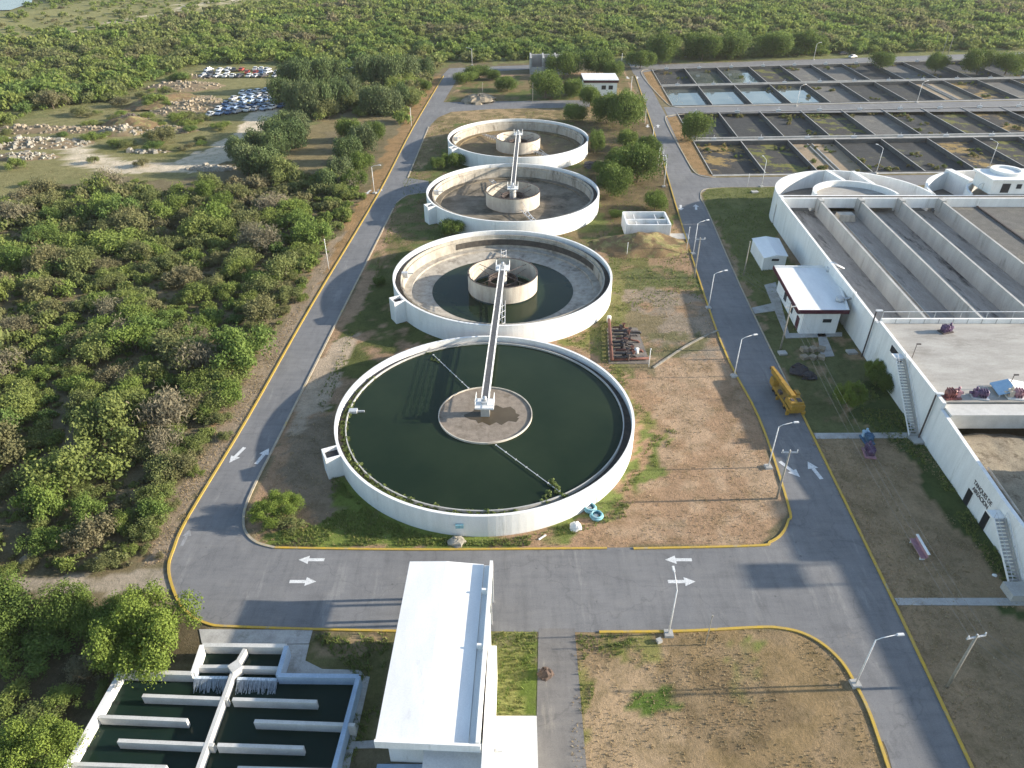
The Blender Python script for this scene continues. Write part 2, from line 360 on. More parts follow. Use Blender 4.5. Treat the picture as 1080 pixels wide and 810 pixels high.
ZON = [  # polygon, colour, edge raggedness in metres, patch threshold (0 = solid)
 (zone((-900,-20),(2000,-20),(2000,62),(700,66),(480,66),(300,140),(200,185),(-900,260)), (.175,.18,.08), 6, 0),
 (zone((-40,52),(60,40),(140,30),(230,12),(330,-8),(200,-12),(60,6),(-40,22)), (.235,.225,.10), 9, 0),
 (zone((110,28),(200,12),(290,-8),(250,-10),(150,14),(60,38)), DIRT, 4, .52),
 (zone((0,140),(50,118),(120,108),(180,80),(215,70),(330,72),(330,95),(300,120),(240,165),(215,188),(150,190),(60,190),(20,215),(-60,240),(-60,150)), (.215,.20,.095), 3, 0),
 (zone((60,152),(90,150),(100,162),(130,170),(180,172),(215,158),(248,140),(262,120),(290,103),(302,103),(292,122),(275,142),(245,168),(205,182),(130,182),(75,176)), DIRT, 1.2, 0),
 (zone((100,160),(150,166),(190,166),(200,160),(190,154),(140,150),(100,152)), OLV, 1.5, 0),
 (zone((300,170),(330,130),(400,118),(400,128),(340,140),(345,180),(310,195)), (.22,.18,.10), 2, 0),
 (zone((385,205),(410,150),(425,130),(440,100),(468,75),(400,210),(330,320),(262,440),(200,540),(180,590),(150,600),(165,560),(240,430),(322,295),(345,262)), RUSTY, 1.2, 0),
 (zone((322,300),(345,262),(365,235),(330,320),(262,440),(200,540),(180,590),(150,600),(165,560),(240,430)), (.29,.23,.17), .8, 0),
 (zone((-200,604),(60,606),(150,604),(178,600),(182,625),(120,628),(40,622),(-200,630)), (.34,.29,.23), .6, 0),
 (zone((-200,630),(205,650),(220,668),(205,705),(125,705),(60,830),(-200,830)), (.11,.09,.055), 1.0, 0),
 # centre island
 (zone((430,190),(455,130),(490,80),(660,75),(690,140),(720,240),(760,360),(800,440),(832,540),(800,577),(285,578),(256,555),(300,450),(360,330),(415,220)), TAN, .4, 0),
 (zone((415,215),(455,128),(490,82),(660,78),(690,140),(718,232),(640,262),(400,285)), (.20,.155,.085), 2.0, 0),
 (zone((415,215),(455,128),(490,82),(660,78),(690,140),(718,232),(640,262),(400,285)), (.12,.14,.05), 2.0, .47),
 (zone((600,120),(690,130),(716,225),(640,240)), (.14,.11,.065), 2.0, .35),
 (zone((455,128),(480,110),(650,108),(640,125),(480,130),(440,180),(430,175)), (.33,.24,.14), 1.5, .47),
 (zone((640,255),(720,240),(745,320),(650,330)), (.30,.21,.13), 2, .40),
 (zone((640,255),(700,250),(745,320),(700,330),(640,290)), (.155,.15,.06), 2, .52),
 (zone((410,280),(418,240),(500,350),(420,372),(345,440),(330,420),(370,330)), (.10,.11,.04), 1.5, .38),
 (zone((350,440),(500,560),(430,570),(345,560),(300,500),(300,450)), (.24,.185,.13), 1, 0),
 (zone((350,500),(400,530),(520,566),(520,577),(440,578),(300,577),(270,560),(300,560),(350,545)), (.16,.20,.05), .9, .30),
 (zone((500,560),(640,545),(700,460),(690,450),(665,500),(640,540),(520,562),(500,574),(600,566),(660,540),(715,455)), (.16,.19,.06), 1.2, .40),
 (zone((570,350),(660,300),(655,330),(650,400),(690,440),(700,470),(660,440),(630,375)), (.19,.19,.065), 1.2, .42),
 (zone((640,300),(745,315),(770,380),(740,380),(650,345)), (.27,.22,.17), 1.5, .35),
 (zone((650,330),(700,330),(700,400),(640,380)), (.20,.165,.10), 1.2, .45),
 (zone((690,380),(760,365),(780,430),(830,540),(790,572),(690,575),(640,560),(700,480)), PALE, 1.5, .45),
 (zone((330,380),(360,360),(380,350),(345,430),(310,465),(300,450)), (.40,.32,.24), 1, .3),
 (zone((640,288),(700,282),(742,292),(745,306),(690,304),(648,312)), (.13,.14,.06), 1.2, .36),
 (zone((655,360),(700,352),(745,352),(760,366),(700,376),(660,380)), (.15,.14,.075), 1.2, .42),
 (zone((600,300),(655,262),(660,330),(665,400),(640,380)), (.17,.165,.07), 1.5, .42),
 # islands by the drying beds
 (zone((675,74),(700,74),(725,112),(712,112),(695,105)), RUSTY, .4, 0),
 (zone((700,123),(716,120),(760,121),(735,150),(755,187),(738,185),(722,165)), RUSTY, .4, 0),
 # east lawns
 (zone((738,205),(745,198),(830,196),(835,260),(1100,620),(1100,830),(1025,810),(940,630),(850,445),(780,300)), (.31,.225,.14), .3, 0),
 (zone((738,205),(745,198),(830,196),(822,260),(905,352),(860,360),(810,330),(785,300)), (.14,.15,.06), 1.2, 0),
 (zone((800,330),(905,345),(1010,520),(1090,620),(1060,620),(960,470),(850,455),(815,370)), (.125,.135,.06), 1.6, .40),
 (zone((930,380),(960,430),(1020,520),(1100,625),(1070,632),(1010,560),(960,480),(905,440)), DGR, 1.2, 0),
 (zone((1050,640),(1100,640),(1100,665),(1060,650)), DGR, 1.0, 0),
 # south lawns
 (zone((606,667),(800,663),(840,667),(870,682),(893,707),(915,748),(938,830),(600,830)), (.28,.205,.125), .3, 0),
 (zone((770,664),(805,664),(800,700),(790,745),(765,735),(760,690)), (.17,.18,.06), .9, .38),
 (zone((640,690),(700,680),(740,760),(690,830),(620,830)), (.34,.25,.16), 1.5, .42),
 (zone((608,667),(700,668),(690,700),(630,690),(625,800),(610,800)), (.20,.19,.07), 1.0, .44),
 (zone((740,664),(840,667),(893,707),(915,748),(938,830),(760,830),(720,740),(680,700)), (.25,.18,.10), 1.5, .42),
 (zone((690,700),(790,690),(860,760),(760,800),(700,760)), (.20,.145,.085), 1.5, .42),
 (zone((670,730),(705,722),(716,745),(690,762),(668,752)), (.10,.15,.035), .6, .3),
 (zone((515,667),(567,666),(566,755),(512,755)), (.24,.245,.085), .4, 0),
 (zone((545,675),(570,675),(570,755),(552,755)), (.11,.15,.035), .5, .42),
 (zone((515,667),(560,666),(556,690),(520,690)), (.34,.28,.17), .5, .45),
 (zone((325,668),(415,668),(395,780),(350,820),(378,712),(318,705)), (.13,.125,.055), .5, 0),
 (zone((330,670),(412,668),(405,688),(335,686)), (.27,.20,.12), .7, .42),
]
C = np.empty(X.shape + (3,)); C[:] = FLOOR
big = fbm(X*.02, Y*.02, 4)
C *= (.75 + .5*big)[..., None]
nx = (fbm(X*.25, Y*.25, 4)-.5)*2; ny = (fbm(X*.25+50, Y*.25+80, 4)-.5)*2
pt = fbm(X*.16+9, Y*.16+3, 5); p2 = fbm(X*.5+19, Y*.5+3, 4)
for pts, c, rag, thr in ZON:
    mk = inpoly(X + nx*rag*2.0, Y + ny*rag*2.0, pts)
    w = mk.astype(float)
    if thr: w *= np.clip((.5*pt+.5*p2 - thr)/.07 + .0, 0, 1)
    cc = np.array(c)[None, None] * (.86 + .28*p2)[..., None]
    C = C*(1-w[..., None]) + cc*w[..., None]
nv = X.size; nr, nc = X.shape
amp = np.clip((np.hypot(X, Y-60) - 130)/200, 0, 1)
Z = np.full(X.shape, 0.0)
flatz = inpoly(X, Y, poly([(-900,700),(-900,250),(0,235),(330,190),(468,60),(2000,40),(2000,900)]))
Z += np.where(flatz, 0, (fbm(X*.03, Y*.03, 3)-.5)*1.6*amp)
me = bpy.data.meshes.new('ground'); me.vertices.add(nv)
me.vertices.foreach_set('co', np.stack([X, Y, Z], -1).astype('f').ravel())
ii, jj = np.meshgrid(np.arange(nr-1), np.arange(nc-1), indexing='ij')
sm_, tm_ = (S[:-1,:-1]+S[1:,1:])/2, (T[:-1,:-1]+T[1:,1:])/2
hole = ((sm_ > 53) & (sm_ < S0+BW*9) & (tm_ > 186.3) & (tm_ < 252.6)) | ((sm_ > 53) & (sm_ < S0+BW*13) & (tm_ > 262) & (tm_ < 328.8))
a = (ii*nc + jj)[~hole]; q = np.stack([a, a+1, a+nc+1, a+nc], -1).astype(np.int32); nf = len(q)
me.loops.add(nf*4); me.loops.foreach_set('vertex_index', q.ravel()); me.polygons.add(nf)
me.polygons.foreach_set('loop_start', np.arange(nf, dtype=np.int32)*4)
me.update(calc_edges=True)
ca = me.color_attributes.new('Col', 'FLOAT_COLOR', 'POINT')
ca.data.foreach_set('color', np.concatenate([C, np.ones(X.shape+(1,))], -1).astype('f').ravel())
me.materials.append(GROUND); me.polygons.foreach_set('use_smooth', [True]*nf)
gro = bpy.data.objects.new('ground', me); COL.objects.link(gro); tag(gro, kind='structure')
def struct(name, mb, m): return tag(mb.build(name, m), kind='structure')

# ------------------------------------------------------------------ roads
def smoothpts(p, n=5):
    out = []; m = len(p)
    for i in range(m-1):
        p0, p1, p2, p3 = [Vector(p[max(0, min(m-1, k))]) for k in (i-1, i, i+1, i+2)]
        for k in range(n):
            t = k/n; out.append(tuple(.5*((2*p1)+(p2-p0)*t+(2*p0-5*p1+4*p2-p3)*t*t+(3*p1-p0-3*p2+p3)*t**3)))
    out.append(tuple(p[-1])); return out
LKL = poly([(178,600),(183,580),(200,543),(262,440),(330,320),(400,203),(436,134),(470,78)])
LKR = poly([(257,556),(258,535),(272,505),(300,450),(360,330),(415,220),(430,190),(455,130),(482,84)])
left = smoothpts(LKL) + smoothpts(LKR)[::-1]
struct('left_road', MB().flat(left, .010), ASPH)
RL = poly([(955,860),(935,790),(905,720),(870,600),(832,540),(800,440),(760,360),(720,240),(690,140),(668,75),(662,66)])
RR = poly([(1048,856),(1025,810),(940,630),(850,445),(780,300),(742,212),(722,165),(704,125),(680,80),(676,72)])
struct('right_road', MB().flat(RL + RR[::-1], .014), ASPH)
cross = poly([(178,600),(183,622),(192,640),(206,653),(222,659),(240,661),(420,665),(630,667),(800,662),(824,663),(846,668),(868,680),(888,699),(902,722),(916,750),(928,782),(955,782),(905,600),(875,540),(833,540),(830,552),(824,564),(812,572),(796,576),(440,580),(290,578),(272,573),(261,564),(257,554),(235,540),(202,540)])
struct('cross_road', MB().flat(cross, .018), ASPH)
SPUR = [('bed_road', [(728,182),(755,187.5),(1100,183),(1100,194),(800,197),(748,198),(738,205),(728,195)], .022),
        ('bed_road', [(700,113),(722,113.2),(1100,105.5),(1100,117),(722,120),(705,124)], .022),
        ('bed_road', [(664,68),(700,68),(1100,54.5),(1100,60),(700,73),(668,78)], .022),
        ('spur_road', [(418,214),(432,188),(452,191),(452,203),(430,206)], .022),
        ('spur_road', [(452,134),(466,108),(520,107),(622,105.5),(622,113),(520,115),(476,118),(462,124)], .022),
        ('spur_road', [(466,80),(474,72),(600,67),(600,71),(492,76.5),(482,86)], .022)]
for n, p, z in SPUR: struct(n, MB().flat(poly(p), z), ASPH)
struct('driveway', MB().flat(poly([(568,663),(606,663),(622,850),(564,850)]), .026), ASPHO)
struct('asphalt_patch', MB().flat(poly([(247,632),(300,631),(430,629),(428,657),(243,657)]), .024), ASPHO) if False else None
def kerb(name, pts, m, w=.28, h=.14):
    mb = MB(); pts = [Vector(p) for p in pts]
    rows = []
    for i, p in enumerate(pts):
        d = (pts[min(i+1, len(pts)-1)] - pts[max(i-1, 0)]).normalized(); n = Vector((-d.y, d.x))*w/2
        rows.append([(p.x-n.x, p.y-n.y, 0), (p.x-n.x, p.y-n.y, h), (p.x+n.x, p.y+n.y, h), (p.x+n.x, p.y+n.y, 0)])
    V = [v for r_ in rows for v in r_]; F = []
    for i in range(len(rows)-1):
        for k in range(3): F.append((4*i+k, 4*i+k+1, 4*i+k+5, 4*i+k+4))
    mb.add(V, F); return struct(name, mb, m)
kerb('kerb', smoothpts(poly([(206,653),(192,640),(183,622),(178,600),(183,580),(200,543),(262,440),(330,320),(400,203),(436,134),(468,80)])), YEL, .27)
kerb('kerb', smoothpts(poly([(452,134),(430,188)])), KERBC)
kerb('kerb', smoothpts(poly([(415,220),(360,330),(300,450),(272,505),(259,535),(257,553),(261,564),(272,573),(290,578)])), KERBC)
kerb('kerb', smoothpts(poly([(290,578),(440,580),(640,578.5)])), YEL, .25)
kerb('kerb', smoothpts(poly([(668,579),(796,576),(812,572),(824,564),(831,550),(831,532),(800,440),(760,360),(720,240),(690,140),(670,80)])), YEL, .27)
kerb('kerb', smoothpts(poly([(206,653),(222,659),(240,661),(330,664),(418,666)])), YEL, .25)
kerb('kerb', smoothpts(poly([(632,667),(720,666),(800,662),(824,663),(846,668),(868,680),(888,699),(902,722),(916,750),(930,790),(952,856)])), YEL, .27)
kerb('kerb', smoothpts(poly([(1048,856),(1025,810),(940,630),(850,445),(838,420)])), YEL, .27)
kerb('kerb', smoothpts(poly([(838,420),(780,300),(746,222),(739,208),(747,199),(800,197.5),(822,197)])), KERBC, .22, .1)
kerb('kerb', smoothpts(poly([(722,113.5),(712,113),(700,106),(676,76),(700,74)])), KERBC)
kerb('kerb', smoothpts(poly([(722,120.5),(708,122),(702,127),(722,165),(733,182),(745,187),(755,187)])), KERBC)
kerb('kerb', smoothpts(poly([(418,214),(430,206),(452,203)])), KERBC, .2, .1)
struct('footpath', MB().quadprism(poly([(858,457),(978,456.5),(980,462),(861,463)]), 0, .07), PAD)
struct('footpath', MB().quadprism(poly([(943,631),(1110,631),(1114,639),(947,638.5)]), 0, .07), PAD)
struct('footpath', MB().quadprism(poly([(140,384),(182,384),(182,388),(140,388)]), 0, .05), PAD) if False else None
struct('concrete_apron', MB().quadprism(poly([(210,664),(330,664.5),(326,679),(302,679.5),(213,679)]), 0, .06), PAD)
struct('concrete_apron', MB().quadprism(poly([(303,680),(326,680),(322,697),(340,706),(380,707),(384,712.5),(296,711.5)]), 0, .064), PAD)
struct('concrete_apron', MB().quadprism(poly([(384,713),(390,714),(368,812),(354,812)]), 0, .06), PAD)
arrow_pts = [(-1.5,-.22),(.3,-.22),(.3,-.62),(1.5,0),(.3,.62),(.3,.22),(-1.5,.22)]
def arrow(px, py, ang, k=1.0, z=.028, m=None):
    x, y = G(px, py); c, s = math.cos(ang)*k, math.sin(ang)*k
    struct('road_arrow', MB().flat([(x+a*c-b*s, y+a*s+b*c) for a, b in arrow_pts], z), m or MARK)
for a in [(328.5,590.5,math.pi,.95),(319.5,613.5,0,.95),(715.5,590.5,math.pi,.98),(719,613.5,0,.98),
          (250,480,R(-108),1.1),(277,481,R(76),1.1),(833,495,R(-62),1.15),(859,496,R(100),1.15),
          (388,203,R(-105),1.2),(400,201.5,R(80),1.2),(718,219,R(-100),1.2),(734,218.5,R(80),1.2),(683,133,R(-100),1.2),(694,133,R(80),1.2),(672,82,R(80),1.6),(662,82,R(-90),1.6),]: arrow(*a)
arrow(196, 567, R(90), .85, .028, MARKF)
struct('river', MB().flat(poly([(-200,10),(-60,14),(12,12),(34,4),(36,-3),(20,-8),(-200,-6)]), .9), WRIV)
struct('concrete_slab', MB().quadprism(poly([(205,15),(205,15.4),(205.5,15.2)]), 0, .01), PAD) if False else None

# ------------------------------------------------------------------ sludge drying beds
def wp(s, t): x, y = W(s, t); return float(x), float(y)
ORD = ['first','second','third','fourth','fifth','sixth','seventh','eighth','ninth','tenth','eleventh','twelfth','thirteenth','fourteenth']
ROWN = dict(D='row nearest the basins', C='second row of beds', B='third row of beds', A='farthest row')
FILL = {('D',-1):GRAVB, ('D',0):GRAVG, ('D',1):SANDB, ('D',2):GRAVEL, ('D',3):GRAVEL, ('D',4):GRAVB, ('D',5):GRAVG, ('D',7):GRAVG,
        ('C',-1):GRAVEL, ('C',2):GRAVG, ('C',5):GRAVG, ('C',6):GRAVB, ('C',1):GRAVEL, ('B',-1):WPOND, ('B',0):WPOND, ('B',1):WPOND,
        ('B',2):WPOND, ('B',3):SLUDGE, ('A',4):SLUDGE, ('A',5):GRAVEL, ('A',6):SLUDGE, ('C',3):SLUDGE, ('D',6):SLUDGE, ('B',8):SLUDGE, ('B',5):GRAVEL, ('B',4):GRAVEL, ('B',7):GRAVB, ('B',6):SANDB, ('A',0):WPOND, ('A',1):WPOND, ('A',-1):GRAVEL, ('A',2):GRAVG, ('A',3):SLUDGE}
DESC = {GRAVEL:'dark gravel drying bed', GRAVG:'dark drying bed with green weeds', GRAVB:'drying bed with dry yellow weeds', SANDB:'tan sand filled drying bed', WPOND:'drying bed flooded with shallow water', SLUDGE:'drying bed of pale grey sludge'}
for row, (t0, t1) in BED.items():
    n0, n1 = NB[row]
    for i in range(n0, n1+1):
        s0, s1 = S0+BW*i, S0+BW*(i+1)
        if P(*wp(s0, t1), 0)[0] > 1090: continue
        fm = FILL.get((row, i), GRAVEL)
        c = wp((s0+s1)/2, (t0+t1)/2)
        th = thing('drying_bed', '%s, %s from the left in the %s' % (DESC[fm], ORD[i-n0], ROWN[row]), 'drying bed', (c[0], c[1], -1.2), 'sludge drying beds in rows')
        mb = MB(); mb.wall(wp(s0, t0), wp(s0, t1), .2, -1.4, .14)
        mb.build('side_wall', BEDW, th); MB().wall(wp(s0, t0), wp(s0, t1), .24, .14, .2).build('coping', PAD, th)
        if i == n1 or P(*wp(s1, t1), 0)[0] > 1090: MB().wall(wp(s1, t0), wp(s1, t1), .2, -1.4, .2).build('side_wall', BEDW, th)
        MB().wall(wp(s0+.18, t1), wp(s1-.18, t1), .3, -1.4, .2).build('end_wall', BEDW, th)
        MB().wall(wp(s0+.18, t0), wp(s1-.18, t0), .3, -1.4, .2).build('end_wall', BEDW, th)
        q = [wp(s0+.18, t0+.15), wp(s1-.18, t0+.15), wp(s1-.18, t1-.15), wp(s0+.18, t1-.15)]
        MB().flat(q, -1.05).build('filling', fm, th)
        if fm is SANDB:
            for k in (.42, .52):
                a_, b_ = wp(s0+BW*k, t0+.4), wp(s0+BW*k, t1-.4)
                MB().wall(a_, b_, .22, -1.04, -.75).build('drain_kerb', CONC, th)
        cg = wp((s0+s1)/2 - 1, t1+.9 if row in 'DB' else t1-.9)
        g_ = MB(); g_.rbox(cg[0], cg[1], .2, .95, 1.5, .5, 0); g_.tube([(cg[0], cg[1], .95), (cg[0], cg[1], 1.7)], .07)
        g_.build('sluice_gate', STEEL, th)
for (ta, tb, na, sr) in ((BED['D'][1], BED['C'][0], 'bed_walkway', 9), (BED['B'][1], BED['A'][0], 'bed_walkway', 13)):
    m_ = MB(); n = 14
    for k in range(n):
        sa, sb = 53+(BW*sr+14.4)*k/n, 53+(BW*sr+14.4)*(k+1)/n
        for u0, u1, z in ((ta+.16, ta+.75, .30), (tb-.75, tb-.16, .30), (ta+.75, tb-.75, -.25)):
            m_.quadprism([wp(sa, u0), wp(sb, u0), wp(sb, u1), wp(sa, u1)], -1.4, z)
    struct(na, m_, PAD)
for (t0, t1, sr) in ((186.3, 252.6, 9), (262, 328.8, 13)):          # edge strips that close the pit against the ground
    m_ = MB(); n = 12; e1 = S0+BW*sr
    for k in range(n):
        sa, sb = 53+(e1-53)*k/n, 53+(e1-53)*(k+1)/n
        for u0, u1 in ((t0-.5, t0+.55), (t1-.45, t1+.5)): m_.quadprism([wp(sa, u0), wp(sb, u0), wp(sb, u1), wp(sa, u1)], -1.3, .04)
    struct('bed_edge_strip', m_, PAD)

# ------------------------------------------------------------------ circular clarifiers
def clarifier(cx, cy, rim, R_, label, floor_m, state, box_ang, openings=True):
    t = thing('clarifier_tank', label, 'tank', (cx, cy, 0), 'round clarifier tanks in a row')
    MB().ring(cx, cy, R_-.36, R_, -.3, rim, n=140).build('outer_wall', WHITE, t)
    zl = rim-1.0
    if state == 'puddle': MB().ring(cx, cy, R_-1.87, R_-1.81, 1.55, 2.75, 18, 122, 120).build('dark_wall_band', LAUND, t)  # dark partial band around the far inner wall
    MB().ring(cx, cy, R_-1.35, R_-.36, zl-.25, zl, n=120).build('launder_channel', LAUND, t)
    MB().ring(cx, cy, R_-1.50, R_-1.35, zl-.35, rim-.45, n=120).build('weir_wall', INNER if state != 'full' else CONC, t)
    if state == 'full':
        MB().disc(cx, cy, R_-1.5, rim-.72, 120).build('water', WGREEN, t)
    else:
        MB().ring(cx, cy, R_-1.8, R_-1.5, .1, zl-.1, n=120).build('inner_wall', INNER, t)
        f = MB(); f.ring(cx, cy, R_-3.2, R_-1.8, .05, 1.1, n=120)
        f.frus(cx, cy, R_-3.2, .75, 12.4, .42, 120); f.frus(cx, cy, 12.4, .42, 0.01, .2, 120)
        f.build('floor', floor_m, t)
        if state == 'puddle': MB().disc(cx, cy, 13.0, .50, 100).build('water', WGREEN, t)
    # inlet box on the lower left side
    a_ = R(box_ang); bx, by = cx+(R_+.85)*math.cos(a_), cy+(R_+.85)*math.sin(a_)
    b = MB(); L, Wd = 2.1, 2.3
    for dx, dy, lx, ly in ((L/2-.12,0,.24,Wd),(-L/2+.12,0,.24,Wd),(0,Wd/2-.12,L-.48,.24),(0,-Wd/2+.12,L-.48,.24)):
        b.rbox(bx+dx*math.cos(a_)-dy*math.sin(a_), by+dx*math.sin(a_)+dy*math.cos(a_), -.2, rim+.02, lx, ly, a_)
    bo = b.build('outlet_box', WHITE, t)
    MB().rbox(bx, by, rim-.7, rim-.5, L-.5, Wd-.5, a_).build('box_pit', DARK, bo)
    return t
CT = [(-3.6,77.24),(-1.7,118.8),(.2,163.4),(1.76,208.9)]
RIM = [3.2, 4.0, 4.0, 4.0]
T1 = clarifier(*CT[0], RIM[0], 19.96, 'nearest round white tank, full of dark green water with a brown crusted centre', None, 'full', 205)
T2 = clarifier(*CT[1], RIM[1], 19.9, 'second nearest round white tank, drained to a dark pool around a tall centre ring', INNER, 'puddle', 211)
T3 = clarifier(*CT[2], RIM[2], 20.2, 'third round white tank, empty with a dark stained floor and tall centre ring', mat('stained_tank_floor', (.26,.22,.165), (.13,.11,.08), .3, .85, stain=(.055,.05,.035), stain_amt=.50, fine=.3), 'empty', 209)
T4 = clarifier(*CT[3], RIM[3], 20.2, 'farthest round white tank, empty with a brown weedy floor', patchy('weedy_tank_floor', (.22,.17,.10), (.15,.115,.07), (.13,.13,.05), (.30,.22,.12), .55, .2), 'empty', 212)
for i, t in enumerate((T1, T2, T3, T4)):
    cx, cy = CT[i]; rw = 6.35
    if i == 0:
        MB().ring(cx, cy, rw-.12, rw, 1.9, 2.75, n=80).build('centre_ring', WELL, t)
        MB().disc(cx, cy, rw-.12, 2.58, 60).build('scum_crust', SCUM, t)
        p_ = [(cx+rx*math.cos(a), cy-.2+ry*math.sin(a)) for rx, ry, a in [(3.6+.5*math.sin(5*k), 2.0+.4*math.cos(3*k), 2*math.pi*k/26) for k in range(26)]]
        MB().flat([(x+1.1, y) for x, y in p_], 2.595).build('scum_puddle', water('brown_puddle', (.07,.055,.035), .25), t)
        m_ = MB(); m_.rbox(cx, cy, 2.5, 4.2, 1.2, 1.2, 0); m_.build('centre_column', CONC, t)
    else:
        zt = 3.9; hh = 3.2
        MB().ring(cx, cy, rw-.14, rw, zt-hh, zt, n=90).build('centre_ring', WELL, t)
        m_ = MB()
        m_.ring(cx, cy, rw-.14, rw+.07, zt, zt+.08, n=90)
        for k in range(12):
            a = 2*math.pi*k/12; m_.tube([(cx+(rw-.2)*math.cos(a), cy+(rw-.2)*math.sin(a), zt), (cx+(rw-.2)*math.cos(a), cy+(rw-.2)*math.sin(a), zt+.55)], .035, 4)
        for k in range(4):
            a = R(45)+math.pi/2*k; m_.tube([(cx, cy, zt-.4), (cx+(rw-.2)*math.cos(a), cy+(rw-.2)*math.sin(a), zt-.4)], .06, 5)
            m_.tube([(cx, cy, zt-2.2), (cx+(rw-.2)*math.cos(a), cy+(rw-.2)*math.sin(a), zt-1.3)], .045, 5)
        m_.ring(cx, cy, 2.6, 2.75, zt-2.6, zt-1.2, n=40)
        m_.build('ring_frame', BLACKIR, t)
        MB().tube([(cx, cy, .2), (cx, cy, zt+.5)], .75, 16).build('centre_column', CONC, t)
        for a in (R(-110+20*i), R(70+20*i)):                   # rotating scraper arms on the floor
            m_ = MB(); c, s = math.cos(a), math.sin(a)
            for off in (-.5, .5):
                m_.tube([(cx+6.5*c-off*s, cy+6.5*s+off*c, 1.5), (cx+16*c-off*s, cy+16*s+off*c, 1.35)], .08, 5)
            m_.tube([(cx+6*c, cy+6*s, 3.3), (cx+13*c, cy+13*s, 1.5)], .06, 5)
            for k in range(9):
                rr = 7+k*1.05; o1 = (.5 if k % 2 else -.5)
                m_.tube([(cx+rr*c-o1*s, cy+rr*s+o1*c, 1.5), (cx+(rr+1)*c+o1*s, cy+(rr+1)*s-o1*c, 1.4)], .05, 4)
                m_.tube([(cx+rr*c, cy+rr*s, 1.4), (cx+rr*c, cy+rr*s, .55)], .04, 4)
            m_.build('scraper_arm', STEEL, t)
    # little skimmer box inside the left rim
    a = R(178); m_ = MB(); R2 = 18.0
    m_.rbox(cx+R2*math.cos(a), cy+R2*math.sin(a), RIM[i]-1.4, RIM[i]-.35, 1.1, .8, 0); m_.rbox(cx+(R2-.9)*math.cos(a), cy+(R2-.9)*math.sin(a), RIM[i]-.7, RIM[i]-.45, 1.3, .15, 0)
    m_.build('skimmer_box', STEEL, t)
cx, cy = CT[0]
for pa, pb in (((457,374),(494,409)), ((523,469),(590,518))):     # surface skimmer line of the full tank
    m_ = MB()
    a_, b_ = G(*pa, 2.7), G(*pb, 2.7)
    for off in (0,): m_.tube([(a_[0]+off, a_[1], 2.66), (b_[0]+off, b_[1], 2.66)], .045, 5)
    for k in range(7):
        f = k/6; x, y = a_[0]+(b_[0]-a_[0])*f, a_[1]+(b_[1]-a_[1])*f; m_.rbox(x, y, 2.6, 2.74, .22, .1, .6)
    m_.build('skimmer_boom', STEEL, T1)
m_ = MB().rbox(*G(484.5, 554, 1.9)[:2], 1.5, 2.0, .9, .25, R(3)); m_.build('outlet_hatch', TURQ, T1)
def bridge(c0, c1, z, label, y_over0=0., cab=True):
    t = thing('walkway_bridge', label, 'footbridge', (c0[0], c0[1], z), 'steel walkways over the round tanks')
    d = Vector((c1[0]-c0[0], c1[1]-c0[1])); L = d.length; d.normalize(); n = Vector((-d.y, d.x)); ang = math.atan2(d.y, d.x)
    def at(u, v, zz): return (c0[0]+d.x*u+n.x*v, c0[1]+d.y*u+n.y*v, zz)
    MB().wall(at(0,0,0), at(L,0,0), .85, z, z+.10).build('walkway_deck', GRATE, t)
    for v in (-.47, .47):
        g_ = MB(); g_.wall(at(0,v,0), at(L,v,0), .07, z-.40, z-.30); g_.wall(at(0,v,0), at(L,v,0), .07, z+.02, z+.13)
        k = 0.
        while k < L-1.6: g_.tube([at(k,v,z-.35), at(k+.8,v,z+.05), at(k+1.6,v,z-.35)], .03, 4); k += 1.6
        gi = g_.build('girder', STEEL, t)
        r_ = MB(); k = 0.
        for h in (.6, 1.1): r_.tube([at(0,v,z+h), at(L,v,z+h)], .03, 4)
        while k <= L: r_.tube([at(k,v,z+.1), at(k,v,z+1.1)], .03, 4); k += 1.6
        r_.build('handrail', LAMPW, t)
    for u in (-.4, L+.4):
        p = MB(); pc = at(u, 0, 0); p.rbox(pc[0], pc[1], z-.1, z+.12, 2.3, 2.5, ang); p.build('drive_platform', LAMPW, t)
        p = MB()
        for a, b in ((-1.1,-1.2),(-1.1,1.2),(1.1,-1.2),(1.1,1.2)):
            q_ = at(u+a, b, z); p.tube([q_, (q_[0], q_[1], z+1.15)], .035, 4)
        for h in (.6, 1.15):
            p.tube([at(u-1.1,-1.2,z+h), at(u-1.1,1.2,z+h)], .035, 4); p.tube([at(u-1.1,1.2,z+h), at(u+1.1,1.2,z+h)], .035, 4); p.tube([at(u-1.1,-1.2,z+h), at(u+1.1,-1.2,z+h)], .035, 4)
        p.build('platform_rail', LAMPW, t)
        p = MB(); q_ = at(u, 0, z); p.rbox(q_[0], q_[1], z+.12, z+.55, .9, .8, ang); p.tube([(q_[0], q_[1], z+.55), (q_[0], q_[1], z+1.15)], .26, 10)
        p.rbox(q_[0], q_[1], z-.6, z-.1, .7, .7, ang); p.build('drive_motor', STEEL, t)
    return t
bridge(CT[0], CT[1], 4.55, 'long white steel walkway from the centre of the full green tank to the second tank')
bridge(CT[2], CT[3], 4.55, 'white steel walkway joining the centres of the two farthest round tanks')

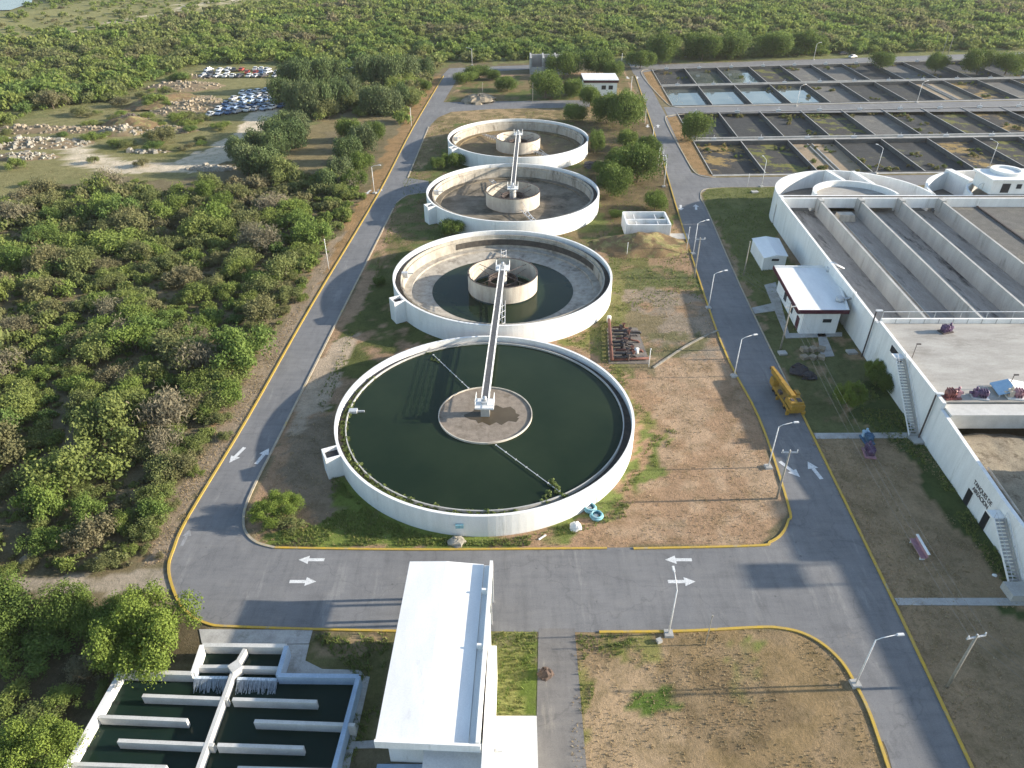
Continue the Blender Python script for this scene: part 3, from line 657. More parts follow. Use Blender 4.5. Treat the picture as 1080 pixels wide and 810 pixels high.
# ------------------------------------------------------------------ big rectangular aeration basins on the right
def wx(y): return 54.6 + .045*(y-60)
t = thing('aeration_basin', 'large white walled basin block with long parallel channels and round far ends', 'basin', (wx(90), 90, 0))
HB = 6.5
segs = [(152, 95, 6.4, 6.45), (95, 73.6, 7.0, 7.0), (73.6, 58, 6.05, 5.2), (58, 12, 5.2, 4.6)]
for ya, yb, za, zb in segs:
    MB().wall((wx(ya), ya), (wx(yb)+.0, yb+.02), .45, -.2, za, z1b=zb).build('outer_wall', WHITE, t)
XD = lambda k, y: wx(y) + 8.0 + 8.75*(k-1) + .0*(y)            # dividing wall k (1..)
for k in range(1, 5):
    o = MB(); o.wall((XD(k,150.3), 150.3), (XD(k,95.6), 95.6), .42, 2.6, HB-.1); o.build('dividing_wall', CONC, t)
    p = MB(); x, y = XD(k,149), 149.3; p.rbox(x, y, HB-2.4, HB+.25, 1.0, 1.8, 0); p.build('wall_buttress', CONC, t)
MB().flat([(wx(152)+.2,152),(wx(95)+.2,95.3),(XD(4,95),95.3),(XD(4,152),152)][::-1], 3.1).build('channel_floor', CONCF, t)
MB().flat([(XD(4,95)+.2,95.3),(XD(4,152)+.2,151),(230,151),(230,95.3)], 4.6).build('sludge_surface', SLUDGE, t)
m_ = MB()
for k in (5, 6.6, 8.2): m_.wall((XD(k,150.5), 150.5), (XD(k,95.6), 95.6), .3, 4.2, 4.9)
m_.build('baffle_wall', BLACKIR, t)
for k in range(1, 5):                                          # low stained kerb along each channel foot
    MB().wall((XD(k,149)+4.3, 149), (XD(k,96)+4.3, 96), .16, 3.1, 3.35).build('air_pipe', CONC, t)
# cross channel (far band)
m_ = MB(); m_.quadprism([(wx(152)-.25,150.4),(230,150.4),(230,152.5),(wx(152)-.25,152.5)], HB-2.1, HB+.02); m_.build('cross_channel', WHITE, t)
MB().quadprism([(wx(152)+.6,151.0),(230,151.0),(230,151.9),(wx(152)+.6,151.9)], HB+.02, HB+.04).build('channel_slot', LAUND, t)
# round ends
xc = XD(2,152)+.3; yc = 152.5
MB().ring(xc, yc, 16.75, 17.25, -.2, HB+.1, 1, 179, 120).build('round_end_wall', WHITE, t)
MB().ring(xc, yc, 8.7, 9.25, .5, HB+.3, 1, 179, 90).build('inner_round_wall', WHITE, t)
MB().ring(xc, yc, .02, 8.75, HB-1.3, HB-1.0, 1, 179, 60).build('inner_deck', DECK, t)
MB().ring(xc, yc, 9.2, 16.8, .2, 2.6, 1, 179, 90).build('round_channel_floor', SLUDGE, t)
MB().wall((xc+.6, yc+9.2), (xc-.6, yc+16.7), .95, .5, HB+.35).build('inlet_wall', WHITE, t)
MB().wall((xc+6.3, yc+6.6), (xc+5.3, yc+15.9), .95, .5, HB+.35).build('inlet_wall', WHITE, t)
xc2 = xc+34.2
MB().ring(xc2, yc, 16.75, 17.25, -.2, HB+.1, 1, 179, 120).build('round_end_wall', WHITE, t)
MB().ring(xc2, yc, 8.7, 9.2, .5, HB+.3, 1, 179, 90).build('inner_round_wall', WHITE, t)
MB().ring(xc2, yc, 9.2, 16.8, .2, 2.6, 1, 179, 90).build('round_channel_floor', SLUDGE, t)
MB().wall((xc2-4.5, yc+8.4), (xc2-5.6, yc+17.0), 1.6, .5, HB+.5).build('inlet_wall', WHITE, t)
# deck slab between basins and sand bed
MB().quadprism([(wx(95)+.2,95.2),(wx(74)+.2,74.6),(230,74.6),(230,95.2)], 5.5, 6.5).build('deck_slab', DECK, t)
m_ = MB(); x = wx(95)+.25; k = 0
m_.wall((x, 95.4), (230, 95.4), .35, 5.6, 7.25); m_.build('parapet', WHITE, t)
m_ = MB()
while x < 130: m_.box(x+2.1, x+2.2, 95.18, 95.22, 6.5, 7.27); x += 2.2
m_.build('parapet_joint', CONC, t)
m_ = MB(); m_.tube([(wx(95)+.6, 96.0, 8.1), (130, 96.0, 8.1)], .07, 5)
for k in range(20): m_.tube([(wx(95)+.6+k*4, 96.0, 6.0), (wx(95)+.6+k*4, 96.0, 8.1)], .05, 4)
m_.build('guard_rail', STEEL, t)
m_ = MB(); m_.quadprism([(wx(74)+.25,72.0),(230,72.0),(230,74.4),(wx(74)+.25,74.4)], 4.2, 6.3); m_.build('near_channel_beam', BAFF, t)
for xk in (69.4, 84):
    m_ = MB(); m_.wall((xk, 72.0), (xk+.2, 67.5), .8, .3, 6.1, z1b=4.6); m_.build('beam_buttress', CONC, t)
# sand filled basin with heaped dry sludge
gx = np.linspace(0, 1, 70); gy = np.linspace(0, 1, 60); U, V_ = np.meshgrid(gx, gy)
yy = 12+(72.2-12)*V_; xx = (54.6+.045*(yy-60)+.2) + 60*U
zz = 3.0 + 1.3*fbm(xx*.3, yy*.3, 5) + .5*fbm(xx*1.1, yy*1.1, 3) - .9*np.clip((yy-70)/2, 0, 1)
m_ = MB(); m_.add(np.stack([xx, yy, zz], -1).reshape(-1, 3).tolist(), [(j*70+i, j*70+i+1, (j+1)*70+i+1, (j+1)*70+i) for j in range(59) for i in range(69)], 0, True)
m_.build('dry_sludge_fill', DRYSAND, t)
m_ = MB()
for dz, dx in ((0, .9), (.15, 1.5)):
    m_.tube([(wx(63)+dx, 64, 4.4+dz), (wx(50)+dx, 50, 3.6+dz), (wx(30)+dx, 30, 3.6+dz)], .16, 6)
m_.build('wall_pipe', WELL, t)
# openings, grille window
def wall_patch(name, y0, y1, z0, z1, m, parent=t, d=.02, prot=.06):
    return MB().add([(wx(y0)-.225-prot, y0, z0), (wx(y1)-.225-prot, y1, z0), (wx(y1)-.225-prot, y1, z1), (wx(y0)-.225-prot, y0, z1),
                     (wx(y0)-.2, y0, z0), (wx(y1)-.2, y1, z0), (wx(y1)-.2, y1, z1), (wx(y0)-.2, y0, z1)],
                    [(0,1,2,3),(7,6,5,4),(4,5,1,0),(5,6,2,1),(6,7,3,2),(7,4,0,3)]).build(name, m, parent)
d_ = wall_patch('door', 62.2, 63.2, 0, 2.1, DARK); d_ = wall_patch('door', 58.3, 59.3, 0, 2.1, DARK)
w_ = wall_patch('window', 85.6, 89.4, 5.2, 6.2, DARK)
for k in range(6): wall_patch('wall_strut', 99+9*k, 99.35+9*k, 0, 6.2, CONC, t, prot=.12) if k > 0 and False else None
# stairs on the wall
def stair(ya, yb, z0, z1, label, steps, landing=None):
    s = thing('steel_stair', label, 'staircase', (wx(ya)-1, ya, 0), 'stairs on the side of the white basin')
    W_ = 1.1; off = .26
    for q_ in (off, off+W_):
        m_ = MB(); m_.wall((wx(ya)-.225-q_, ya), (wx(yb)-.225-q_, yb), .08, z0-.1, z0+.2, z1b=z1+.2)
        V = m_.v; m_.v = [v if v[2] > z0-.05 or abs(v[1]-ya) < .3 else (v[0], v[1], z1-.15) for v in V]
        st = m_.build('stringer', WHITE if q_ > off else CONC, s)
        m_ = MB(); h = 1.0
        m_.tube([(wx(ya)-.225-q_, ya, z0+h), (wx(yb)-.225-q_, yb, z1+h)], .035, 4)
        for k in range(7):
            f = k/6; y = ya+(yb-ya)*f; z = z0+(z1-z0)*f; m_.tube([(wx(y)-.225-q_, y, z), (wx(y)-.225-q_, y, z+h)], .03, 4)
        m_.build('handrail', STEEL, s)
    m_ = MB()
    for k in range(steps):
        f = (k+.5)/steps; y = ya+(yb-ya)*f; z = z0+(z1-z0)*f
        m_.box(wx(y)-.225-off-W_, wx(y)-.225-off, y-.14, y+.14, z, z+.07)
    m_.build('tread', CONC, s)
    m_ = MB(); m_.box(wx(yb)-.225-off-W_-.1, wx(yb)-.24, yb, yb+1.3, z1-.1, z1+.12); m_.build('landing', WHITE, s)
    return s
s1 = stair(75.6, 85.0, .1, 6.5, 'long narrow stair climbing the white basin wall beside the small green shrub', 26)
s2 = stair(50.2, 56.2, .1, 3.9, 'short stair at the near end of the white basin wall below the lettering', 18)
MB().box(wx(50)-2.6, wx(50)-.3, 48.2, 50.1, 0, .9).build('entry_block', CONC, s2)
# lettering
fc = bpy.data.curves.new('lettering', 'FONT'); fc.body = 'TANQUES DE\nAIREACION'; fc.size = .80; fc.space_line = .95; fc.extrude = .012; fc.align_x = 'CENTER'; fc.offset = .012
fo = bpy.data.objects.new('tmp', fc); COL.objects.link(fo); dg = bpy.context.evaluated_depsgraph_get()
fm_ = bpy.data.meshes.new_from_object(fo.evaluated_get(dg)); bpy.data.objects.remove(fo)
fm_.materials.clear(); fm_.materials.append(BLACKIR)
lo_ = bpy.data.objects.new('lettering', fm_); COL.objects.link(lo_); lo_.parent = t
ax = Vector((-.045, -1, 0)).normalized(); az = Vector((0,0,1)); an = ax.cross(az)
M_ = Matrix((ax, az, an)).transposed().to_4x4(); pos = Vector((wx(61)-.26, 60.9, 3.15)) - Vector(t['_o'])
fm_.transform(Matrix.Translation(pos) @ M_ @ Matrix.Scale(.82, 4, (1,0,0)))
# little building on the far channel
h = thing('gate_house', 'small white flat roofed house with a dark door on the far basin channel', 'building', (106, 156, HB))
x0 = 105.0
m_ = MB(); m_.box(x0, x0+18, 153.0, 160, HB, HB+3.0); m_.build('wall', WHITE, h)
m_ = MB(); m_.box(x0-.5, x0+18.4, 152.6, 160.6, HB+3.0, HB+3.35); m_.build('roof', WHITE, h)
m_ = MB(); m_.ring(x0+5.5, 158, 2.6, 3.3, HB+3.36, HB+4.0, n=40); m_.ring(x0+5.5, 158, 0, 2.6, HB+3.36, HB+3.6, n=40); m_.build('roof_tank', WHITE, h)
m_ = MB(); m_.box(x0+2.2, x0+4.0, 152.93, 153.02, HB+.4, HB+2.4); m_.build('door', DARK, h)
m_ = MB(); m_.box(x0+5.4, x0+6.5, 152.93, 153.02, HB+1.3, HB+2.3); m_.build('window', GLASS, h)
m_ = MB(); m_.tube([(x0-1.5, 155, HB+.3), (x0-1.5, 155, HB+1.6), (x0-.6, 155, HB+1.9), (x0-.6, 155, HB+.3)], .08, 6); m_.build('vent_pipe', LAMPW, h)
h2 = single('machine_cover', MB().rbox(71.5, 146.5, 3.15, 4.6, 4.0, 2.4, 0, 0, .8), WELL, 'white box shaped cover standing at the far end of the second basin channel', 'cover', (71.5, 146.5, 3.15))
# unseen building added off to the right to throw shade on the near road
h = thing('added_shade_building', 'added unseen pale building beyond the right edge, throwing shade on the near road', 'building', (75, 40, 0))
MB().box(70, 79, 54.9, 64.6, 2, 11.6).build('wall', WHITE, h)
MB().box(70, 79, 14, 54.85, 2, 10.3).build('added_shade_wing', WHITE, h)
m_ = MB(); m_.box(70, 72.2, 51.4, 54.8, 12.05, 13.4); m_.build('roof_tank', WHITE, h)  # unseen tank on legs, added to cast a separate shade patch on the road
for yy_ in (51.7, 54.5): MB().box(70.9, 71.1, yy_-.1, yy_+.1, 10.3, 12.05).build('added_tank_leg', STEEL, h)
m_ = MB(); [m_.box(69.95, 70.05, y, y+1.6, 6.5, 8.2) for y in range(16, 52, 4)]; m_.build('window', GLASS, h)

# ------------------------------------------------------------------ small plant on and beside the basins
def motor(name, x, y, z, body, base, label, cat='pump', k=1.0, rot=0.0, two=None):
    t = thing(name, label, cat, (x, y, z))
    m_ = MB(); m_.rbox(x, y, z, z+.18*k, 2.0*k, 1.3*k, rot); m_.build('base_frame', base, t)
    c, s = math.cos(rot), math.sin(rot)
    m_ = MB(); m_.tube([(x-.8*k*c, y-.8*k*s, z+.75*k), (x+.35*k*c, y+.35*k*s, z+.75*k)], .42*k, 12)
    for q_ in (-.6, -.3, 0): m_.rbox(x+q_*k*c, y+q_*k*s, z+.18*k, z+1.24*k, .08*k, .95*k, rot)
    m_.build('motor', body, t)
    m_ = MB(); m_.rbox(x+.65*k*c, y+.65*k*s, z+.18*k, z+1.05*k, .5*k, .8*k, rot); m_.tube([(x+.65*k*c, y+.65*k*s, z+1.05*k), (x+.65*k*c, y+.65*k*s, z+1.5*k)], .16*k, 8)
    m_.tube([(x+.9*k*c, y+.9*k*s, z+.6*k), (x+1.35*k*c, y+1.35*k*s, z+.6*k)], .2*k, 8)
    m_.build('gearbox', two or body, t); return t
motor('blower_motor', *G(997,350,6.5), 6.5, PURPLE, BLACKIR, 'small purple motor standing alone on the concrete deck', 'motor', .95, .3)
motor('blower_motor', *G(1003,419,6.5), 6.5, REDM, REDM, 'red machine on the deck nearest the white wall', 'motor', 1.05, .1, PINK)
motor('blower_motor', *G(1033,419,6.5), 6.5, PURPLE, STEEL, 'purple machine on the deck in line between the red and the cream ones', 'motor', 1.0, 2.9)
motor('blower_motor', *G(1070,419,6.5), 6.5, PINK, LAMPW, 'pink and cream machine in front of the tilted white panel', 'motor', 1.05, 3.0, WELL)
motor('dosing_pump', *G(916,479), 0.05, PURPLE, PINK, 'purple and pink machine left on the brown lawn below the footpath', 'pump', 1.05, 1.4)
motor('dosing_pump', *G(914,465), 0.1, BLUEM, BLUEM, 'blue machine on the footpath just above the purple one', 'pump', 1.0, 1.6, SKYBL)
x, y = G(1062, 413, 6.5); t = thing('tilted_panel', 'white and blue tilted panel roof on the deck at the right edge', 'panel', (x, y, 6.5))
MB().add([(x-2.0,y-1.4,6.9),(x+.1,y-1.5,7.6),(x+.5,y+1.4,7.6),(x-1.6,y+1.5,6.9)], [(0,1,2,3)]).add([(x-2.0,y-1.4,6.84),(x+.1,y-1.5,7.54),(x+.5,y+1.4,7.54),(x-1.6,y+1.5,6.84)], [(3,2,1,0)]).build('blue_side', SKYBL, t)
MB().add([(x+.12,y-1.5,7.6),(x+2.4,y-1.7,7.2),(x+2.8,y+1.2,7.2),(x+.52,y+1.4,7.6)], [(0,1,2,3)]).add([(x+.12,y-1.5,7.54),(x+2.4,y-1.7,7.14),(x+2.8,y+1.2,7.14),(x+.52,y+1.4,7.54)], [(3,2,1,0)]).build('white_side', WHITEROOF, t)
m_ = MB(); [m_.tube([(x+a, y+b, 6.5), (x+a, y+b, 6.9 if a < 0 else 7.15)], .06, 5) for a, b in ((-1.8,-1.3),(-1.5,1.4),(2.2,-1.5),(2.5,1.1))]; m_.build('leg', STEEL, t)
# pink bench like trough on the lawn
a_, b_ = G(961,571), G(973,592); d = Vector((b_[0]-a_[0], b_[1]-a_[1])); an_ = math.atan2(d.y, d.x); mx_, my_ = (a_[0]+b_[0])/2, (a_[1]+b_[1])/2
t = thing('park_bench', 'pink bench with a white top rail alone on the brown lawn', 'bench', (mx_, my_, 0))
n_ = Vector((-d.y, d.x)).normalized()
MB().rbox(mx_, my_, .42, .5, d.length, .6, an_).build('seat', PINK, t)
MB().rbox(mx_+n_.x*.34, my_+n_.y*.34, .45, 1.05, d.length, .08, an_).build('backrest', PINK, t)
MB().rbox(mx_+n_.x*.34, my_+n_.y*.34, 1.05, 1.15, d.length+.1, .26, an_).build('top_rail', WHITE, t)
for f in (-.42, .42): MB().rbox(mx_+d.x*f, my_+d.y*f, 0, .42, .12, .55, an_).build('leg', LAMPW, t)

# ------------------------------------------------------------------ buildings
# warehouse
t = thing('warehouse', 'long white roofed warehouse reaching over the near road', 'building', (-6.5, 40, 0))
rc = dict(tl=G(432,590,5.5), tr=G(521,593,5.5), br=G(507,785,5.5), bl=G(395,780,5.5))
tl, tr, br, bl = [np.array(rc[k]) for k in ('tl','tr','br','bl')]
def lp(p, q, f): return tuple(p + (q-p)*f)
ins = lambda p: p
wl = [lp(tl,tr,.03), lp(tl,tr,.995), lp(br,bl,.005), lp(br,bl,.93)]
fb = (tl[1]-43.4)/(tl[1]-bl[1]); wn0, wn1 = lp(np.array(wl[0]), np.array(wl[3]), fb), lp(np.array(wl[1]), np.array(wl[2]), fb)
MB().quadprism([wn0, wn1, (wl[2][0],wl[2][1]+1.2), (wl[3][0],wl[3][1]+1.2)], 0, 4.9).build('wall', WHITE, t)
for f in (0.02, .5):
    for A_, B_ in ((wl[0], wn0), (wl[1], wn1)):
        c_ = lp(np.array(A_), np.array(B_), f); MB().rbox(c_[0]+(.2 if A_ is wl[0] else -.2), c_[1]-.3, 0, 4.93, .3, .3, 0).build('column', WHITE, t)
e0, e1 = lp(tl,tr,0), lp(bl,br,0); r0, r1 = lp(tl,tr,.44), lp(bl,br,.44); g0, g1 = lp(tl,tr,.88), lp(bl,br,.88)
V = [(*e0,5.2),(*r0,5.42),(*g0,5.15),(*e1,5.2),(*r1,5.42),(*g1,5.15),(*e0,4.95),(*g0,4.95),(*e1,4.95),(*g1,4.95)]
MB().add(V, [(0,3,4,1),(1,4,5,2),(0,1,2,7,6),(3,8,9,5,4),(0,6,8,3),(2,5,9,7)]).build('roof', WHITEROOF, t)
pa, pb = lp(tl,tr,.97), lp(bl,br,.97)
qa, qb = lp(tl,tr,.885), lp(bl,br,.885)
MB().quadprism([qa, pa, pb, qb], 4.92, 5.0).build('gutter', WHITEROOF, t)
MB().wall(pa, pb, .3, 4.9, 5.75).build('parapet', WHITE, t)
MB().wall((tl[0]+.1,tl[1]), (tr[0],tr[1]), .22, 4.95, 6.0 if False else 5.30).build('fascia', WHITE, t) if False else None
MB().wall((bl[0],bl[1]-.12), (br[0],br[1]-.12), .22, 4.7, 5.6).build('fascia', WHITE, t)
for f in (.19, .52): MB().wall(lp(np.array(qa), np.array(qb), f), lp(np.array(pa), np.array(pb), f), .22, 5.0, 5.7).build('gutter_wall', WHITE, t)
MB().quadprism([(lp(pa:=np.array(pa), np.array(pb), .5)[0]+.25, lp(pa, np.array(pb), .5)[1]), (pa[0]+(pb[0]-pa[0])*.5+1.0, pa[1]+(pb[1]-pa[1])*.5), (pb[0]+1.15, pb[1]-5), (pb[0]+.25, pb[1]-5)], 0, 5.0).build('side_wing', WHITE, t)
x, y = bl[0]+1.6, bl[1]+1.02
MB().box(x+1.9, x+2.6, y-.05, y+.05, 0, 2.1).build('door', STEEL, t)
MB().box(x+3.0, x+4.4, y-.05, y+.05, 1.2, 2.4).build('window', GLASS, t)
MB().quadprism([(bl[0]+3.7,bl[1]+.9),(br[0]+.1,bl[1]+.9),(br[0]+.1,bl[1]-9),(bl[0]+3.7,bl[1]-9)], 3.1, 3.35).build('porch_roof', mat('stained_porch_roof', (.78,.77,.74), (.70,.68,.65), .5, .7, stain=(.55,.24,.12), stain_amt=.63), t)
for xx_ in (bl[0]+4, br[0]-.2): MB().box(xx_-.1, xx_+.1, bl[1]-3, bl[1]-2.8, 0, 3.1).build('post', WHITE, t)
struct('concrete_apron', MB().quadprism([(bl[0]-.5,bl[1]+.9),(bl[0]+3.7,bl[1]+.9),(bl[0]+3.7,bl[1]-9),(bl[0]-.9,bl[1]-9)], 0, .15), BLUEW)
q = poly([(514,755),(566,755),(569,860),(514,860)], 3)
t = thing('annex', 'low flat white concrete slab building beside the warehouse', 'building', (q[0][0], q[0][1], 0))
MB().quadprism([(a+.2 if i in (0,3) else a-.2, b-.2) for i, (a, b) in enumerate(q)], 0, 2.75).build('wall', WHITE, t)
MB().quadprism(q, 2.76, 3.0).build('roof', mat('cream_roof_slab', (.74,.73,.68), (.66,.64,.6), .5, .8, stain=(.5,.48,.44), stain_amt=.6), t)
xx_, yy_ = G(527, 790, 3.2); m_ = MB(); m_.rbox(xx_, yy_, 3.0, 3.3, .5, .35, 0); m_.tube([(xx_-.7,yy_,3),(xx_-.7,yy_,3.4)], .08, 6); m_.build('roof_vent', STEEL, t)
x, y = G(404, 788); 
struct('concrete_step', MB().quadprism(poly([(370,783),(400,781),(400,789),(368,790)]), 0, .12), PAD)
# control building
q = [np.array(G(*p, 4.7)) for p in ((816,281),(880,281),(896,328),(842,328))]
t = thing('control_building', 'white control building with a flat roof and maroon fascia beside the basin wall', 'building', (52, 112, 0))
def inset(q, d):
    c = sum(q)/4; return [tuple(p + (c-p)/np.linalg.norm(c-p)*d) for p in q]
w4 = inset(q, .7); w4[3] = (w4[3][0]-.1, w4[3][1]); w4[0] = (w4[0][0]+1.2, w4[0][1]); w4[2] = (w4[2][0]-.7, w4[2][1])
w4[3] = (q[3][0]+1.3, q[3][1]+.5); w4[0] = (q[0][0]+1.3, q[0][1]-.5)
MB().quadprism(w4, 0, 4.2).build('wall', WHITE, t)
MB().quadprism([tuple(p) for p in q], 4.22, 4.7).build('roof', WHITEROOF, t)
m_ = MB(); m_.wall(q[3]+[0,-.06], q[2]+[0,-.06], .1, 4.2, 4.9); m_.wall(q[0]+[-.06,0], q[3]+[-.06,0], .1, 4.2, 4.9); m_.build('fascia', MAROON, t)
m_ = MB(); m_.wall(q[0]+[0,-.3], q[1]+[0,-.3], .3, 4.7, 4.95); m_.wall(q[1]+[-.2,0], q[2]+[-.2,0], .3, 4.7, 4.95); m_.build('roof_kerb', WHITE, t)
for f in (.12, .8):
    p = q[1]+(q[2]-q[1])*f; m_ = MB(); m_.tube([(p[0]-1.2,p[1],4.7),(p[0]-1.2,p[1],5.5)], .6, 14); m_.tube([(p[0]-.7,p[1],5.1),(p[0]+1.2,p[1],5.3),(wx(p[1])+.2,p[1],6.4)], .22, 8); m_.build('roof_vent', STEEL, t)
a_, b_ = np.array(w4[3]), np.array(w4[2])
MB().box(a_[0]+3.4, a_[0]+4.8, a_[1]-.06, a_[1]+.02, 2.3, 2.9).build('window', GLASS, t)
p0, p1 = np.array(w4[0]), np.array(w4[3])
for f in (.35, .62, .88):
    c_ = p0+(p1-p0)*f; MB().wall(c_-[.02,.7], c_+[-.02,.7], .08, .9 if f < .8 else 0, 2.3, ).build('window' if f < .8 else 'door', GLASS if f < .8 else MAROON, t)
struct('concrete_apron', MB().quadprism(poly([(806,301),(818,298),(832,352),(888,351),(888,355),(829,357)]), 0, .12), PAD)
struct('concrete_apron', MB().quadprism(poly([(793,325),(815,320),(818,328),(796,331)]), 0, .10), PAD)
# shed
q = poly([(793,250),(822,250),(832,269),(806,271)], 3)
t = thing('white_shed', 'small white hut with a pale pitched roof near the basin corner', 'shed', (51.5, 133, 0))
MB().quadprism(inset([np.array(p) for p in q], .35), 0, 2.7).build('wall', WHITE, t)
m0, m1 = [(np.array(q[0])+q[1])/2, (np.array(q[2])+q[3])/2]
MB().add([(*q[0],2.72),(*m0,3.2),(*q[1],2.72),(*q[3],2.72),(*m1,3.2),(*q[2],2.72)], [(0,3,4,1),(1,4,5,2),(0,1,2),(3,5,4),(0,2,5,3)]).build('roof', WHITEROOF, t)
c_ = (np.array(q[2])+q[3])/2; MB().box(c_[0]-.7, c_[0]+.7, c_[1]+.1, c_[1]+.2, 1.9, 2.3).build('vent', DARK, t)
# open topped pump pit
t = thing('pump_pit', 'open topped white concrete box beside the mound and right road', 'tank', (29, 148, 0))
x0, x1, y0, y1 = 24.6, 33.8, 144.2, 151.8
for a in ((x0,y0,x1,y0),(x1,y0+.18,x1,y1-.18),(x1,y1,x0,y1),(x0,y1-.18,x0,y0+.18)):
    MB().wall(a[:2], a[2:], .35, 0, 3.0).build('wall', WHITE, t)
MB().wall((x0+.2,y0+3.4),(x1-.2,y0+3.4), .3, 0, 2.9).build('inner_wall', WHITE, t)
MB().box(x0+.2, x1-.2, y0+.2, y1-.2, .3, 1.4).build('floor', CONC, t)
m_ = MB(); [m_.box(x0+2.2+4.6*k, x0+2.35+4.6*k, y0+.2, y1-.2, 2.3, 2.5) for k in range(2)]; m_.build('beam', LAMPW, t)
struct('concrete_apron', MB().quadprism([(34.1,143.5),(38.2,143.5),(38.2,146.5),(34.1,146.5)], 0, .1), PAD)
# gate house far
t = thing('guard_house', 'small white guard house with a maroon band and two dark windows at the far road', 'building', (33, 285, 0))
x0, x1, y0, y1 = 26.8, 38.8, 279, 290
MB().box(x0, x1, y0, y1, 0, 4.6).build('wall', WHITE, t); MB().box(x0-.5, x1+.5, y0-.5, y1+.5, 5.4, 5.7).build('roof', WHITEROOF, t)
MB().box(x0-.4, x1+.4, y0-.4, y1+.4, 4.6, 5.39).build('fascia', MAROON, t)
for k in (6.3, 8.9): MB().box(x0+k, x0+k+1.6, y0-.06, y0+.02, 2.2, 3.6).build('window', GLASS, t)
# ruin
t = thing('roofless_building', 'unfinished grey concrete building with open dark bays among the far trees', 'building', (10, 320, 0))
x0, y0 = 7.5, 318
for k in range(4): MB().box(x0+k*5.2, x0+.7+k*5.2, y0, y0+12, 0, 6.4).build('frame', PAD, t)
MB().box(x0, x0+16.3, y0+12.01, y0+12.8, 0, 5.8).build('rear_wall', CONC, t)
for k in range(3): MB().box(x0+.72+k*5.2, x0+5.18+k*5.2, y0+.1, y0+.4, 0, 2.6 if k else 2.9).build('front_wall', CONC, t)
MB().box(x0+.75, x0+15.5, y0+2, y0+12, 0, .4).build('floor', BLACKIR, t)
# contact tank lower left
t = thing('contact_tank', 'open concrete water tank with white baffle walls in the lower left corner', 'tank', (-25, 30, 0))
ZT = 1.6; wt = .42
cp = [G(*p, ZT) for p in ((127,708),(203,710),(213,680),(302,681),(293,712),(378,713),(352,811))]
cp = cp + [(-14.7, 20), (-36.9, 20)]
mm = [BAFF,WHITE,BAFF,BLUEW,BLUEW,BLUEW,BLUEW,BAFF,WHITE]
for i in range(len(cp)):
    a_, b_ = cp[i], cp[(i+1) % len(cp)]
    MB().wall(a_, b_, wt, -.2, ZT+.003*(i % 2)).build('outer_wall', mm[i], t)
MB().flat([(x, y) for x, y in cp], .55).build('water', WDARK, t)
cw = [G(258,684,ZT), G(247,703,ZT), G(208,811,ZT), (-26.2, 20.5)]
for i in range(3): MB().wall(cw[i], cw[i+1], .34, 0, ZT-.02-.004*i).build('centre_wall', BAFF, t)
x, y = G(248, 703, ZT); MB().rbox(x, y, 0, ZT+.1, 1.0, 1.0, R(45)).build('valve_chamber', BAFF, t)
for (pa, pb) in (((150,733),(240,736.5)),((245,736.8),(334,739.5)),((104,755),(197,759)),((268,760),(374,764)),((124,780.5),(225,785)),((229,785),(320,788)),((76,805),(175,808.5)),((250,809.5),(350,812))):
    MB().wall(G(*pa, ZT), G(*pb, ZT), .32, 0, ZT-.05).build('baffle_wall', BAFF, t)
for pa, pb in (((208,703),(243,703)), ((253,704),(295,705))):
    a_, b_ = G(*pa, 1.3), G(*pb, 1.3); MB().wall(a_, b_, .34, 0, 1.35).build('weir', BAFF, t)
    a_, b_ = (a_[0], a_[1]-1.25), (b_[0], b_[1]-1.25); m_ = MB(); n = 90
    for k in range(n):
        f = (k+random.random()*.6)/n; x = a_[0]+(b_[0]-a_[0])*f; dd = .25+.8*random.random()**1.6
        m_.add([(x, a_[1]+.15, 1.0), (x+.05, a_[1]+.15, 1.0), (x+.05, a_[1]-dd, .57), (x, a_[1]-dd, .57)], [(0,1,2,3),(3,2,1,0)])
    m_.wall((a_[0], a_[1]+.3), (b_[0], b_[1]+.3), .28, .8, 1.05)
    m_.build('waterfall', FOAM, t)

# ------------------------------------------------------------------ poles, lamps, wires
def lamp_proto():
    t = thing('street_lamp', 'x', 'street lamp', (0,0,0), 'white street lamps along the plant roads')
    MB().tube([(0,0,0),(0,0,6.6)], .085, 8, r1=.055).build('pole', LAMPW, t)
    MB().tube([(0,0,6.55),(.5,0,6.85),(1.9,0,7.15)], .045, 6).build('arm', LAMPW, t)
    m_ = MB(); m_.rbox(2.1, 0, 7.08, 7.22, .7, .24, 0, 0, .8); m_.build('lamp_head', LAMPW, t)
    m_ = MB(); m_.rbox(0, 0, 0, .28, .9, .9, 0, 0, .92); m_.build('footing', PAD, t); return t
L0 = lamp_proto(); used = False
LAMPS = [((705,669),90,'on the cross road with its arm over the arrows'),((902,722),5,'at the near right corner of the right road'),
 ((810,493),5,'by the big white arrows where the right road meets the cross road'),((774,397),12,'on the right road opposite the yellow crane'),((747,325),12,'on the right road level with the maroon edged building'),
 ((731,268),14,'on the right road nearest the open white box'),((395,204),-10,'on the left road beside the side turning'),((803,197),100,'at the corner lawn below the drying beds'),
 ((924,183),120,'between the drying beds and the first round basin end'),((1043,177),120,'behind the small white house on the basin'),((840,112),20,'on the road between bed rows, left one'),((967,108),20,'on the road between bed rows, right one'),
 ((858,63),20,'beyond the farthest beds near the tree line, left'),((723,60),90,'beyond the top bend of the right road'),((498,69),180,'where the left road meets the woods'),((700,197),90,'on the right road above the shade line')]
for (px, rz, lab) in LAMPS:
    x, y = G(*px); lab = 'white street lamp ' + lab
    if not used: L0.location = (x, y, 0); L0.rotation_euler = (0,0,R(rz)); L0['label'] = lab; used = True
    else: copy_thing(L0, (x, y, 0), R(rz), label=lab)
